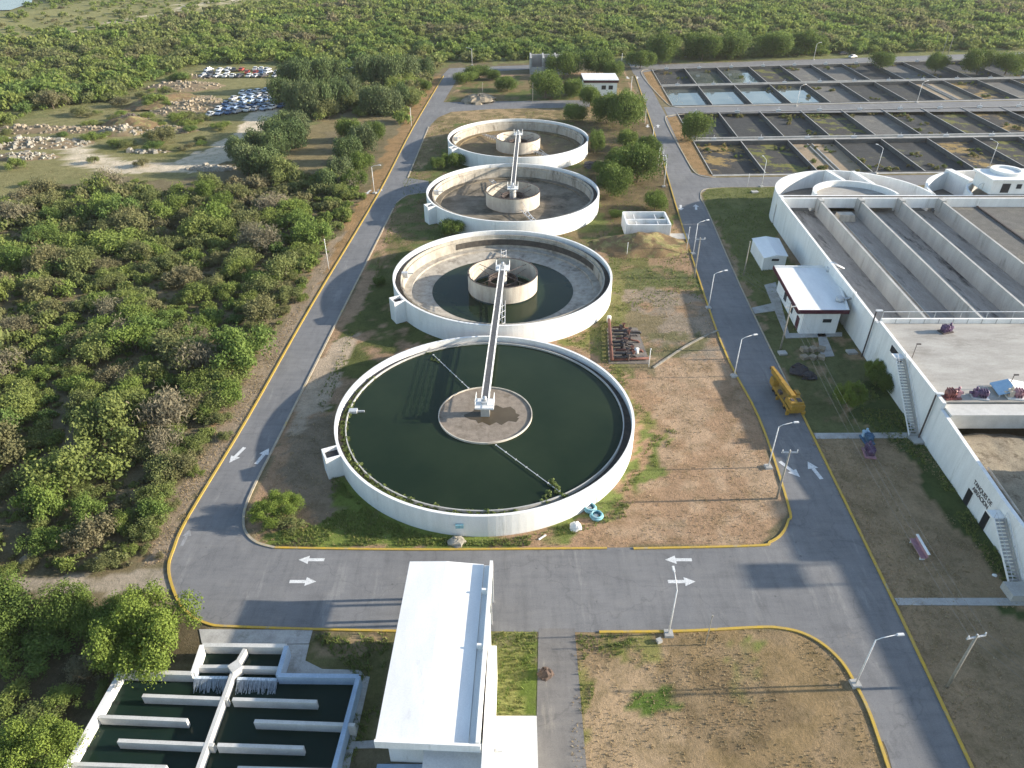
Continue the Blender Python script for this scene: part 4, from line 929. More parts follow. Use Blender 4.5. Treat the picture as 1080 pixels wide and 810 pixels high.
x, y = G(700, 675); single('conduit_box', MB().rbox(x-.5, y-.2, 0, .35, .5, .45, .4), PAD, 'small concrete box at the foot of the lamp by the cross road', 'box', (x-.5, y-.2, 0))
def post(px, h, label, r=.08, m=WOODP, name='pole', rz=0, group='bare poles'):
    x, y = G(*px); mb = MB(); mb.tube([(x,y,0),(x,y,h)], r, 7, r1=r*.7)
    t = thing(name, label, 'pole', (x, y, 0), group); mb.build('shaft', m, t)
    mb = MB(); mb.tube([(x,y,h-.05),(x,y,h+.12)], r*1.3, 7); mb.build('cap', m, t); return t
post((744,680), 4.3, 'thin short pole on the verge just right of the lamp by the arrows', .06)
post((684,387), 3.2, 'thin post at the corner of the pipe pad', .08, LAMPW)
post((661,271), 3.0, 'thin white post on the bare ground beside the second tank', .06, LAMPW)
post((724,264), 5.0, 'thin post left of the lamp nearest the open white box', .06, LAMPW)
post((561.7,108), 6.5, 'pole in front of the unfinished building among the trees')
post((509,101), 4.5, 'pole beside the pale rubble heap at the far end')
post((413,69), 9, 'tall pole standing in the woods left of the left road') if False else None
post((434,133), 5.5, 'pole on the verge of the left road by the footpath', .08, LAMPW)
post((347,284), 6.2, 'white pole at the scrub edge on the left road', .07, LAMPW)
post((665,101), 6.5, 'pole at the road just right of the guard house', .1, LAMPW)
post((655,74), 6.5, 'pole in the trees behind the guard house', .1, LAMPW)
post((680,131), 4.5, 'short pole on the right road by the round shrub', .08, LAMPW)
post((687,159), 6.5, 'pole at the right road beside the dense trees', .09, LAMPW)
post((694,176), 5.0, 'left one of a pair of thin poles on the right road', .07, LAMPW)
post((698,178), 5.0, 'right one of a pair of thin poles on the right road', .07, LAMPW)
post((784,291), 7.0, 'bare pole beside the small white hut', .11)
post((788,197), 3.2, 'short post left of the corner lawn lamp', .06, LAMPW)
post((993,60), 9, 'tall leaning pole in the far tree line, left of the pair', .14)
post((999,60), 9, 'tall pole in the far tree line, right of the pair', .14)
def upole(px, h, label, rz):
    x, y = G(*px); t = thing('utility_pole', label, 'utility pole', (x, y, 0), 'power poles with crossarms')
    MB().tube([(x,y,0),(x,y,h)], .15, 8, r1=.1).build('shaft', WOODP, t)
    c, s = math.cos(rz), math.sin(rz); MB().rbox(x, y, h-.4, h-.25, 1.9, .12, rz).build('crossarm', STEEL, t)
    for k in (-.85, 0, .85): MB().tube([(x+k*c, y+k*s, h-.25), (x+k*c, y+k*s, h+.05)], .06, 6).build('insulator', LAMPW, t)
    return [(x+k*c, y+k*s, h+.05) for k in (-.85, 0, .85)]
U = [upole((732,293), 8.2, 'power pole on the right road beyond the bare ground', 0), upole((819,526), 7.6, 'power pole beside the lamp at the big white arrows', 0.0),
     upole((999,724), 7.6, 'leaning power pole on the near right lawn', 0.2), upole((823,368), 8.0, 'power pole in front of the maroon edged building', .2)]
def wires(A, B, label, sag=.8):
    m_ = MB()
    for a, b in zip(A, B):
        pts = [(a[0]+(b[0]-a[0])*f, a[1]+(b[1]-a[1])*f, a[2]+(b[2]-a[2])*f - sag*4*f*(1-f)) for f in [k/14 for k in range(15)]]
        m_.tube(pts, .011, 4)
    x, y, z = A[0]; o = single('power_line', m_, WIRE, label, 'cable', (x, y, z)); return o
wires(U[0], U[3], 'power line from the far right road pole to the pole by the maroon edged building')
wires(U[3], U[2], 'power line crossing the right lawns to the near leaning pole', 1.4)
off = [(U[2][k][0]+16+k, U[2][k][1]-24, 7.4) for k in range(3)]
wires(U[2], off, 'power line leaving the near leaning pole towards the lower right corner')
for px, h, lab in (((919,376), 8.2, 'dark pole against the white basin wall by the deck corner'), ((978,463), 7.4, 'dark pole against the white basin wall beside the long stair')):
    x, y = G(*px); x = min(x, wx(y)-.55); t = thing('wall_lamp', lab, 'lamp post', (x, y, 0), 'dark poles on the basin wall')
    MB().tube([(x,y,0),(x,y,h)], .11, 8).build('pole', BLACKIR, t); MB().rbox(x+.4, y, h-.05, h+.15, 1.0, .3, 0).build('lamp_head', LAMPW, t)
for px, lab in (((962,377), 'small lamp post on the deck near its left edge'), ((1063,410), 'small lamp post on the deck beside the tilted panel')):
    x, y = G(*px, 6.5); t = thing('deck_lamp', lab, 'lamp post', (x, y, 6.5), 'small lamps on the deck')
    MB().tube([(x,y,6.5),(x,y,8.7)], .05, 6).build('pole', BLACKIR, t); MB().rbox(x+.25, y, 8.65, 8.78, .6, .2, 0).build('lamp_head', BLACKIR, t)

# ------------------------------------------------------------------ mobile crane
def crane():
    a0, a1 = G(838, 441), G(823, 401); d = Vector((a1[0]-a0[0], a1[1]-a0[1])); 
    d = Vector((-.06, 1)).normalized(); n = Vector((d.y, -d.x)); ang = math.atan2(d.y, d.x)
    ox, oy = a0[0]+.15, a0[1]+.3
    t = thing('mobile_crane', 'old yellow mobile crane parked on the right side of the road', 'crane', (ox, oy, 0))
    def at(u, v): return (ox+d.x*u+n.x*v, oy+d.y*u+n.y*v)
    def bx(name, u, v, z0, z1, lu, lv, m, tp=1.0, par=None): return MB().rbox(*at(u, v), z0, z1, lu, lv, ang, 0, tp).build(name, m, par or t)
    bx('chassis', 4.6, 0, .75, 1.25, 9.2, 2.3, CRANEY)
    bx('cab', 8.3, -.7, 1.26, 2.3, 1.7, 1.1, CRANEY, .9); bx('windscreen', 9.12, -.7, 1.6, 2.15, .08, .9, GLASS)
    bx('turntable', 2.6, 0, 1.26, 1.6, 1.8, 1.8, BLACKIR)
    bx('engine_housing', 1.3, 0, 1.6, 2.7, 2.4, 2.3, CRANEY, .94); bx('counterweight', .0, 0, 1.5, 2.4, .6, 2.3, CRANEY)
    bx('engine_grille', 1.0, .5, 2.7, 2.78, 1.0, .7, BLACKIR); bx('engine_grille', 1.1, -.6, 2.7, 2.76, .8, .5, BLACKIR)
    bx('operator_cab', 3.2, 1.0, 1.6, 2.9, 1.3, .8, CRANEY, .88); bx('side_window', 3.3, 1.42, 2.0, 2.7, .9, .05, GLASS)
    bx('deck_box', 6.4, .75, 1.26, 1.75, 1.2, .7, CRANEY); bx('deck_box', 5.2, -.85, 1.26, 1.7, 1.0, .5, BLACKIR)
    m_ = MB(); p0, p1 = at(1.8, -.1), at(10.3, -.35)
    m_.wall(p0, p1, .75, 2.5, 3.1, z1b=2.9); m_.v = [(a, b, c) if c > 2.55 or abs(b-p0[1]) < 1.2 else (a, b, 2.1) for a, b, c in m_.v]
    bm_ = m_.build('boom', CRANEY, t)
    m_ = MB(); m_.wall(at(6.5, -.25), at(11.0, -.4), .5, 2.35, 3.02); m_.build('boom_tip', CRANEY, bm_)
    m_ = MB(); m_.tube([(*at(11.1,-.7),2.6), (*at(11.1,-.1),2.6)], .26, 10); m_.build('sheave', BLACKIR, bm_)
    for u in (1.2, 2.6, 6.2, 7.6):
        for v in (-1.05, 1.05):
            c = at(u, v); e = at(u, v-.18 if v > 0 else v+.18)
            w_ = MB().tube([(*c, .52), (*e, .52)], .52, 14).build('wheel', RUBBER, t)
            MB().tube([(*at(u, v*1.02), .52), (*c, .52)], .24, 10).build('rim', CRANEY, w_)
    for u in (.2, 4.6):
        for v in (-1.4, 1.4): bx('outrigger', u, v, .35, 1.0, .3, .5, CRANEY)
    t.scale = (.84, .84, .84)
crane()

# ------------------------------------------------------------------ pipe manifold pad
pq = poly([(640,346),(672,346),(686,384),(642,384)])
t = thing('pipe_manifold', 'rusty red valves and pipes on a concrete pad beside the second tank', 'pipework', (*pq[0], 0))
MB().quadprism(pq, 0, .1).build('pad', mat('dirty_pad', (.24,.21,.18), (.15,.13,.11), .8, .95, fine=.3), t)
a_, b_ = G(642,340), G(645,383)
MB().tube([(*a_, .7), (*b_, .7)], .28, 10).build('main_pipe', RUST, t)
m_ = MB(); m_.tube([(*a_, 0), (*a_, 1.2)], .36, 10); m_.build('valve', WHITE, t)
rn = random.Random(31)
for k in range(9):
    x, y = G(648+rn.uniform(0,4), 349+k*4.0)
    ln = rn.uniform(2.2, 4.6); up = rn.uniform(.5, 1.1); dy = rn.uniform(-.5, .5)
    MB().tube([(x-.4,y,.7),(x+ln*.3,y,.75),(x+ln*.42,y,up),(x+ln*.6,y+dy*.4,up),(x+ln*.75,y+dy,.45),(x+ln,y+dy*1.3,.4),(x+ln+.3,y+dy*1.3,.1)], rn.uniform(.13,.22), 8).build('branch_pipe', BLACKP if k % 3 else RUST, t)
    v_ = MB(); vx = x+ln*.6; v_.tube([(vx,y+dy*.4,up-.2),(vx,y+dy*.4,up+.6)], .16, 8); v_.tube([(vx-.3,y+dy*.4,up+.62),(vx+.3,y+dy*.4,up+.62)], .05, 5); v_.ring(vx, y+dy*.4, .2, .32, up+.58, up+.66, n=14)
    v_.build('valve', BLACKIR if k % 2 else RUST, t)
    MB().rbox(x+ln*.42, y+.1, .1, up+.3, .5, .55, rn.random()).build('flange', BLACKP if k % 2 else BLACKIR, t)
m_ = MB().tube([(*G(646,382),.45),(*G(684,380),.4)], .2, 8); m_.build('main_pipe', RUST, t)
x, y = G(671,373); single('white_drum', MB().tube([(x,y,0),(x,y,.95)], .38, 12), WHITE, 'white drum among the rusty pipes', 'drum', (x,y,0))
a_, b_ = G(690,388), G(758,352); m_ = MB(); d = Vector((b_[0]-a_[0], b_[1]-a_[1])); 
for k in range(48): f = k/47; m_.rbox(a_[0]+d.x*f, a_[1]+d.y*f+1.2*math.sin(f*2.4), 0, .22, .35, .3, .5)
single('stone_edging', m_, ROCKW, 'line of small pale stones crossing the bare ground to the right road', 'stone edging', (*a_, 0))

# ------------------------------------------------------------------ loose things
def blob(name, px, r, h, m, label, cat, seed=0, n=12, z=0., group=None, bumpy=.35):
    x, y = G(*px, z); rn = np.random.default_rng(seed+5); V = []; F = []; rows = 6
    for j in range(rows):
        ph = (j/(rows-1))*math.pi/2
        for i in range(n):
            a = 2*math.pi*i/n; k = 1+bumpy*(rn.random()-.5)
            V.append((x+r*k*math.cos(ph)*math.cos(a), y+r*k*math.cos(ph)*math.sin(a)*.8, z+h*math.sin(ph)*(1+bumpy*.6*(rn.random()-.5))))
    for j in range(rows-1):
        for i in range(n): F.append((j*n+i, j*n+(i+1)%n, (j+1)*n+(i+1)%n, (j+1)*n+i))
    F.append(tuple(range((rows-1)*n, rows*n)))
    return single(name, MB().add(V, F), m, label, cat, (x, y, z), group)
blob('rubble_sack', (482,572), 1.05, .6, ROCKW, 'lumpy white sack heap on the verge below the full tank', 'sack', 1)
blob('white_bag', (607,557), .75, .9, WHITE, 'white bundled bag beside the turquoise rings', 'bag', 2)
for px, lab in (((622,538), 'white and turquoise ring touching the tank wall'), ((629,546), 'turquoise ring lying just right of the white bag')):
    x, y = G(*px); t = thing('hose_ring', lab, 'hose coil', (x, y, 0), 'hose coils beside the full tank'); m_ = MB()
    for k, (rr, z) in enumerate(((.62,.14),(.72,.36),(.60,.55))): m_.tube([(x+rr*math.cos(a), y+rr*math.sin(a), z) for a in [2*math.pi*i/20 for i in range(21)]], .12, 6)
    m_.build('coil', TURQ, t); MB().tube([(x-.1,y,0),(x-.1,y,.35)], .34, 10).build('wrapping', WHITE, t)
x, y = G(572, 567); single('timber_offcut', MB().rbox(x, y, 0, .12, 1.1, .16, .7), LAMPW, 'short pale plank lying on the verge below the full tank', 'plank', (x,y,0))
blob('tarp_pile', (842,392), 1.6, 1.3, BLACKP, 'black tarpaulin heap on the lawn beside the crane', 'tarpaulin', 3, bumpy=.7)
blob('tarp_pile', (852,398), 1.1, 1.0, BLACKP, 'smaller black tarpaulin heap nearest the pale blocks', 'tarpaulin', 4, bumpy=.7)
k = 0
for dx in range(3):
    for dy in range(2):
        x, y = G(848+9*dx, 370+8*dy); k += 1
        single('concrete_block', MB().rbox(x, y, 0, .5+.15*(k % 2), 1.1, 1.0, .2*k), ROCK, 'pale concrete block, one of six lying in front of the maroon edged building', 'block', (x,y,0), 'pale blocks on the lawn')
x, y = G(868, 368); single('concrete_slab', MB().quadprism(poly([(862,352),(870,352),(880,376),(866,377)]), 0, .12), PAD, 'grey concrete slab on the lawn right of the pale blocks', 'slab', (x,y,0))
for px, s, lab in (((898,372),1.5,'square white cover slab on the lawn near the basin wall'), ((825,373),1.3,'white slab at the foot of the pole before the maroon edged building'), ((968,465),2.0,'grey block at the foot of the long stair'), ((796,203),1.6,'pale cover slab on the corner lawn by the drying beds')):
    x, y = G(*px); single('cover_slab', MB().rbox(x, y, 0, .3, s, s*.8, .1), PAD, lab, 'slab', (x,y,0))
blob('white_stone', (1049,607), .25, .18, WHITE, 'tiny white stone in the grass by the near stair', 'stone', 9)
blob('dead_bush', (575,712), .75, .9, mat('dead_brush', (.13,.09,.07), (.08,.06,.05), 3, .95), 'round dark dead bush at the edge of the driveway', 'bush', 12, 16, bumpy=.5)
def mound(px, rx, ry, h, label, seed):
    x0, y0 = G(*px); n = 44; g = np.linspace(-1, 1, n); A, B = np.meshgrid(g, g); q_ = np.hypot(A, B) + (fbm(A*2+seed, B*2+seed, 3)-.5)*.5
    z = h*np.clip(1-q_, 0, 1)**.8*(.7+.6*fbm(A*3+seed, B*3, 4)) - .05; z = np.where(q_ > 1, -.1, z)
    V = np.stack([x0+A*rx, y0+B*ry, z], -1).reshape(-1, 3)
    return single('soil_mound', MB().add(V.tolist(), [(j*n+i, j*n+i+1, (j+1)*n+i+1, (j+1)*n+i) for j in range(n-1) for i in range(n-1)], 0, True), MOUNDM, label, 'mound', (x0, y0, 0))
MOUNDM = patchy('weedy_soil', (.21,.145,.08), (.16,.11,.06), (.14,.15,.05), (.30,.24,.12), .50, .35)
mound((676,260), 10, 6.5, 3.0, 'weedy soil mound below the open white box', 4)
mound((178,108), 13, 13, 3.0, 'wide weedy spoil bank left of the scrap cars', 9)
mound((140,134), 11, 7, 3.2, 'scrubby spoil bank inside the bend of the dirt road', 13)
blob('rubble_heap', (505,107), 6.0, 2.4, ROCK, 'pale rubble heap beside the far spur road', 'rubble', 22, 22, bumpy=.5)
blob('rock', (107,592), 1.1, .5, ROCKW, 'pale boulder at the edge of the scrub by the dirt track', 'rock', 23)
blob('rock', (30,590), .9, .45, ROCK, 'flat pale boulder left of the dirt track bend', 'rock', 24)
blob('scrap_pile', (630,175), 3.6, 1.2, BLACKIR, 'heap of dark scrap between the third tank and the trees', 'scrap', 25, 20, bumpy=.8)
# rubble field by the dump: many small chunks in each heap
def rubble(name, px, rx, ry, h, n, m, label, seed):
    rn = random.Random(seed); x0, y0 = G(*px); mb = MB()
    for _ in range(n):
        a = rn.random()*6.283; q_ = rn.random()**.6; x, y = x0+rx*q_*math.cos(a), y0+ry*q_*math.sin(a); z = h*(1-q_**1.5)*rn.random()
        s = rn.uniform(.3, 1.0)*(1.6 if rn.random() < .12 else 1); mb.rbox(x, y, z-.3, z+s*rn.uniform(.2,.6), s*rn.uniform(.6,1.8), s, rn.random()*3, 0, rn.uniform(.4,.8))
    nn = 26; V = []; F = []                                       # the soil body of the heap
    for j in range(5):
        for i in range(nn):
            a = 6.283*i/nn; k = (1-j/5)*(1+.3*(rn.random()-.5)); V.append((x0+rx*1.1*k*math.cos(a), y0+ry*1.1*k*math.sin(a), -.05+h*.75*(j/5)**.7*(1+.3*(rn.random()-.5)) if j else -.1))
    for j in range(4):
        for i in range(nn): F.append((j*nn+i, j*nn+(i+1)%nn, (j+1)*nn+(i+1)%nn, (j+1)*nn+i))
    F.append(tuple(range(4*nn, 5*nn))); mb.add(V, F, 1, True)
    o = single(name, mb, [m, SOIL], label, 'rubble', (x0, y0, 0)); o['kind'] = 'stuff'; return o
RUB = [((20,152),22,6,2,420,ROCKW,'pale grey rubble strip at the far left edge above the dirt road'),((38,138),20,4,2,260,ROCK,'tan rubble bank behind the pale grey strip'),((24,166),10,3.5,1.6,160,ROCKW,'white rubble patch nearest the left edge of the dirt road'),
       ((92,138),12,4,1.6,160,ROCK,'tan rubble between the left bank and the grey boulders'),((128,140),8,5,2.6,220,ROCKW,'grey boulder heap inside the bend of the dirt road'),((138,128),7,4,2.8,130,BLACKIR,'dark boulder heap behind the grey one'),
       ((200,112),12,15,2.2,420,ROCK,'broad tan rubble slope left of the blue scrap cars'),((196,92),15,9,2.2,260,ROCK,'tan rubble crest at the far end of the slope'),((180,138),8,4,1.6,150,ROCK,'low soil heap under the rubble slope'),((158,160),6,1.6,.8,60,ROCKW,'small grey spill beside the green hollow'),
       ((222,178),7,2.2,.7,200,ROCKW,'scattered grey debris where the dirt road meets the scrub'),((205,82),10,3,1.2,90,ROCK,'tan debris behind the scrap rows')]
for i, (px, rx, ry, h_, n, m, lab) in enumerate(RUB): rubble('rubble_heap', px, rx, ry, h_, n, m, lab, i)
# scrap cars
CARC = [('white',(.72,.72,.70)),('blue',(.08,.14,.27)),('pale blue',(.35,.45,.60)),('red',(.36,.07,.06)),('dark',(.07,.07,.08)),('silver',(.42,.43,.45))]
protos = []
for nm, c in CARC:
    m = mat('car_paint_'+nm.replace(' ', '_'), c, tuple(x*.8 for x in c), 1, .35)
    t = thing('scrap_car', 'x', 'car', (0,0,0), 'wrecked cars parked in the scrap yard')
    b = MB(); prof = [(-2.1,.45),(-2.15,.95),(-1.3,1.0),(-.8,1.5),(.6,1.5),(1.2,1.05),(2.05,.9),(2.1,.45)]
    n = len(prof); V = [(x, -.82 if z < 1.2 else -.65, z) for x, z in prof] + [(x, .82 if z < 1.2 else .65, z) for x, z in prof]
    b.add(V, [tuple(range(n)), tuple(range(2*n-1, n-1, -1))] + [(i, n+i, n+(i+1)%n, (i+1)%n) for i in range(n)])
    b.build('body', m, t)
    g_ = MB(); g_.add([(-.85,-.6,1.46),(-.85,.6,1.46),(-1.28,.7,1.03),(-1.28,-.7,1.03)], [(0,1,2,3)]).add([(.65,-.6,1.47),(1.22,-.7,1.08),(1.22,.7,1.08),(.65,.6,1.47)], [(0,1,2,3)])
    for s in (-1, 1): g_.add([(-.75,s*.70,1.42),(.55,s*.70,1.42),(1.0,s*.80,1.08),(-1.1,s*.80,1.08)], [(0,1,2,3),(3,2,1,0)])
    g_.v = [(x, y, z+.02) for x, y, z in g_.v]; g_.build('windows', GLASS, t)
    w_ = MB()
    for x in (-1.35, 1.35):
        for s in (-.84, .84): w_.tube([(x, s, .33), (x, s*.78, .33)], .33, 8)
    w_.build('wheels', RUBBER, t); protos.append([t, nm, False])
def put_car(x, y, rz, ci, where):
    p = protos[ci]; lab = '%s wrecked car %s' % (p[1], where)
    if not p[2]:
        p[0].location = (x, y, 0); p[0].rotation_euler = (0,0,rz); p[0]['label'] = lab; p[0]['group'] = lab + 's'; p[2] = True
    else: copy_thing(p[0], (x, y, 0), rz, label=lab, group=lab + 's')
rn = random.Random(4)
for k in range(5):                                             # near patch, mostly blue
    for j in range(13 - k):
        a = G(224+8.0*k, 122-5.6*k); x = a[0] + j*2.55 + rn.uniform(-.3,.3); y = a[1] - j*.0 + rn.uniform(-.6,.6) + j*1.4
        put_car(x, y, R(70)+rn.uniform(-.2,.2), rn.choices([0,1,2,3,5], [3,3,5,.7,2])[0], 'in the near block of the scrap yard beside the dirt road')
for k in range(3):
    for j in range(24):
        a = G(215+2*k, 82-3.4*k); x = a[0] + j*(3.0-.1*k) + rn.uniform(-.5,.5); y = a[1] + j*.15 + rn.uniform(-.8,.8) - (j > 12)*3
        if rn.random() < .14: continue
        put_car(x, y, R(80)+rn.uniform(-.4,.4), rn.choices([0,1,2,3,4,5], [7,1,1,1.5,1,2.5])[0], 'in the far rows of the scrap yard below the woods')
x, y = G(889, 58); put_car(x, y, .2, 4, 'parked alone in the far clearing beyond the beds')
x, y = G(892, 60); put_car(x+2, y-3, .5, 0, 'parked alone at the tree line beyond the beds')

# ------------------------------------------------------------------ plants: crown makers
def crown(nleaf, lobes, leaf, seed, flat=.75, twig=False, droop=0.0, rough=.28, lr=(.26,.46), sp=.68, vol=.3):
    rn = np.random.default_rng(seed); L = []
    for k in range(lobes):
        a = rn.random()*6.283; q_ = (rn.random()**.5)*sp; zc = .35 + .45*rn.random()*(1-q_*.6); L.append((q_*math.cos(a), q_*math.sin(a), zc, rn.uniform(*lr)))
    L.append((0,0,.55,lr[1])); L = np.array(L)
    w = L[:,3]**2; idx = rn.choice(len(L), nleaf, p=w/w.sum())
    d = rn.normal(size=(nleaf,3)); d[:,2] += .35; d /= np.linalg.norm(d, axis=1)[:,None]
    rr = L[idx,3]*(1 + rn.normal(size=nleaf)*rough*.6) * np.where(rn.random(nleaf) < vol, rn.random(nleaf)**.5, 1)
    c = L[idx,:3] + d*rr[:,None]*np.array([1,1,flat]); c[:,2] = np.maximum(c[:,2], .06)
    if droop: c[:,2] -= droop*np.hypot(c[:,0], c[:,1])**2
    nrm = d + rn.normal(size=(nleaf,3))*.8; nrm /= np.linalg.norm(nrm, axis=1)[:,None]
    u = np.cross(nrm, rn.normal(size=(nleaf,3))); u /= np.linalg.norm(u, axis=1)[:,None]; v = np.cross(nrm, u)
    s = leaf*rn.uniform(.6, 1.35, nleaf)[:,None]; asp = .28 if twig else .62
    Q = np.stack([c-u*s-v*s*asp, c+u*s-v*s*asp*.7, c+u*s*.9+v*s*asp, c-u*s*.8+v*s*asp], 1)
    lt = rn.random(len(L))[idx]
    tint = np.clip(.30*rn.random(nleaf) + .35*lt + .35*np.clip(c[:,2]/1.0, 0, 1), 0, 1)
    return Q, tint
def trunk_mb(seed, h=.5, r=.045, n=5):
    rn = random.Random(seed); mb = MB(); mb.tube([(0,0,-.03),(rn.uniform(-.03,.03),rn.uniform(-.03,.03),h*.5),(0,0,h)], r, 6, r1=r*.6)
    for k in range(n):
        a = 6.283*k/n + rn.random(); q_ = rn.uniform(.3,.6); mb.tube([(0,0,h*rn.uniform(.2,.6)),(q_*.5*math.cos(a),q_*.5*math.sin(a),h*.9),(q_*math.cos(a),q_*math.sin(a),h*rn.uniform(1.1,1.5))], r*.5, 4, r1=r*.15)
    return mb
def quad_mesh(name, Q, m, tint=None, hue=None):
    n = len(Q); me = bpy.data.meshes.new(name); me.vertices.add(n*4); me.vertices.foreach_set('co', Q.astype('f').ravel())
    me.loops.add(n*4); me.loops.foreach_set('vertex_index', np.arange(n*4, dtype=np.int32)); me.polygons.add(n)
    me.polygons.foreach_set('loop_start', np.arange(n, dtype=np.int32)*4); me.update(calc_edges=True)
    for nm, a in (('tint', tint), ('hue', hue)):
        if a is not None: at = me.attributes.new(nm, 'FLOAT', 'FACE'); at.data.foreach_set('value', a.astype('f'))
    me.materials.append(m); return me
def plant_proto(name, cat, kindmat, nleaf, lobes, leaf, seed, **k):
    th = k.pop('trunk_h', .5); Q, ti = crown(nleaf, lobes, leaf, seed, **k)
    t = bpy.data.objects.new(name, None); t['_o'] = (0.,0.,0.); t.empty_display_size = .3; t['category'] = cat
    cm = bpy.data.objects.new('crown', quad_mesh('crown', Q, kindmat, ti)); cm.parent = t
    tm = trunk_mb(seed, th); me = bpy.data.meshes.new('trunk'); me.from_pydata(tm.v, [], tm.f); me.materials.append(BARK)
    to = bpy.data.objects.new('trunk', me); to.parent = t
    return t, Q, ti
def put_plant(proto, x, y, r, h, label, group, rz=None, z=0.):
    o = proto.copy(); COL.objects.link(o); o.location = (x, y, z); o.scale = (r*random.uniform(.85,1.2), r*random.uniform(.85,1.2), h); o.rotation_euler = (0,0,random.random()*6.28 if rz is None else rz)
    o['label'] = label
    if group: o['group'] = group
    for ch in PCH[proto.name]:
        d = ch.copy(); COL.objects.link(d); d.parent = o
    return o
PCH = {}
def reg(p):
    PCH[p[0].name] = [o for o in bpy.data.objects if o.parent == p[0]]; return p
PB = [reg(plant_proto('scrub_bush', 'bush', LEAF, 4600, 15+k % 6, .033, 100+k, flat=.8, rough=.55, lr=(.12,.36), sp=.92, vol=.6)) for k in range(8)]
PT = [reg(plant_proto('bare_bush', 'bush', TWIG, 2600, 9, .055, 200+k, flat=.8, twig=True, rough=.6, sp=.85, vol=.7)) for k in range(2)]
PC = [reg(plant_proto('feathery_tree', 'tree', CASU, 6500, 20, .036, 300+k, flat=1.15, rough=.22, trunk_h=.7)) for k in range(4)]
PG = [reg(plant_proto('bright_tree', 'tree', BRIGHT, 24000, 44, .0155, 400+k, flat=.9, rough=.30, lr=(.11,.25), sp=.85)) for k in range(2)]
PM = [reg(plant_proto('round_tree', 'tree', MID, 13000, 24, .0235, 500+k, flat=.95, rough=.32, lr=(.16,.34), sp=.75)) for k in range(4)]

# ------------------------------------------------------------------ scrub woodland
CLEAR = [poly(p) for p in (
 [(-60,250),(-60,145),(0,138),(50,116),(120,106),(180,78),(205,68),(330,68),(345,95),(330,150),(262,196),(215,203),(150,203),(60,204),(10,216)],
 [(300,185),(330,128),(425,118),(400,195),(385,205),(350,190)],
 [(-120,620),(178,622),(178,598),(60,602),(-120,600)])]
FIELD = [poly([(-60,50),(60,40),(140,30),(235,12),(330,-8),(200,-12),(60,4),(36,-3),(34,6),(10,14),(-60,22)]), poly([(-200,16),(10,14),(36,5),(38,-8),(-200,-14)])]
PLANT = poly([(150,606),(168,560),(240,432),(325,298),(348,262),(390,203),(425,128),(462,73),(480,66),(600,62),(660,60),(700,64),(1600,35),(1600,900),(-200,900),(-200,606)])
def jitter_grid(x0, x1, y0, y1, c):
    gx_, gy_ = np.meshgrid(np.arange(x0, x1, c), np.arange(y0, y1, c)); gx_ = gx_ + (np.arange(gx_.shape[0]) % 2)[:,None]*c*.5
    return gx_.ravel() + (rng.random(gx_.size)-.5)*c*.95, gy_.ravel() + (rng.random(gx_.size)-.5)*c*.95
xs, ys = [], []
for x0, x1, y0, y1, c in ((-170,-20,40,182,2.95), (-330,20,182,330,4.1), (-520,-20,330,700,4.9), (-20,620,318,700,4.9)):
    a_, b_ = jitter_grid(x0, x1, y0, y1, c); xs.append(a_); ys.append(b_)
bx_, by_ = np.concatenate(xs), np.concatenate(ys)
ok = ~inpoly(bx_, by_, PLANT)
for c in CLEAR: ok &= ~inpoly(bx_, by_, c)
fl = np.zeros(ok.shape, bool); fl |= inpoly(bx_, by_, FIELD[0]); ok &= ~(fl & (rng.random(ok.size) < .62)); ok &= ~inpoly(bx_, by_, FIELD[1])
dens = fbm(bx_*.035, by_*.035, 4); ok &= (dens > .30) | (rng.random(ok.size) < .45); ok &= rng.random(ok.size) < .93
ppx = 540 + FPX*bx_/(by_*_c + CAMH*_s); ok &= (ppx > -260) & (ppx < 1340)
bx_, by_, fl = bx_[ok], by_[ok], fl[ok]
dist = np.hypot(bx_, by_); n_ = len(bx_)
br_ = rng.gamma(4, .45, n_)*np.where(by_ > 182, 1.55, 1.02)*(.8+.5*fbm(bx_*.05+7, by_*.05, 3)); br_ = np.clip(br_, .7, 4.8)
br_[fl] *= .55
bh_ = br_*rng.uniform(.95, 1.45, n_)*np.where(by_ > 300, .85, 1)
hue = np.clip(fbm(bx_*.03+40, by_*.03+11, 3)*1.5-.2 + rng.normal(size=n_)*.18, 0, 1)
py_ = 405 + FPX*(-by_*_s + CAMH*_c)/(by_*_c + CAMH*_s); px_ = 540 + FPX*bx_/(by_*_c + CAMH*_s)
inf = (px_ > -15) & (px_ < 1095) & (py_ < 830)
score = np.where(inf, br_*2/np.hypot(dist, CAMH), 0)
ind = set(np.argsort(-score)[:200].tolist())
for i in ind:
    bare = rng.random() < .09
    if bare: put_plant(PT[i % 2][0], bx_[i], by_[i], br_[i], bh_[i], 'greyish brown leafless thorn bush in the scrub left of the left road', 'leafless thorn bushes in the left scrub')
    else: put_plant(PB[i % 8][0], bx_[i], by_[i], br_[i], bh_[i], 'olive green leafy bush in the scrub left of the left road', 'leafy bushes in the left scrub')
rest = np.array([i for i in range(n_) if i not in ind])
ux, uy = jitter_grid(-170, -20, 40, 182, 1.75); uk = ~inpoly(ux, uy, PLANT) & (rng.random(ux.size) < .8)
for c in CLEAR: uk &= ~inpoly(ux, uy, c)
ux, uy = ux[uk], uy[uk]
LOD = []
for nl, lf in ((1300, .075), (700, .09), (460, .10), (210, .14)): LOD.append([crown(nl, 9, lf, 900+k, flat=.8, rough=.5, lr=(.16,.4), sp=.88, vol=.5) for k in range(5)])
Qs, Ts, Hs = [], [], []
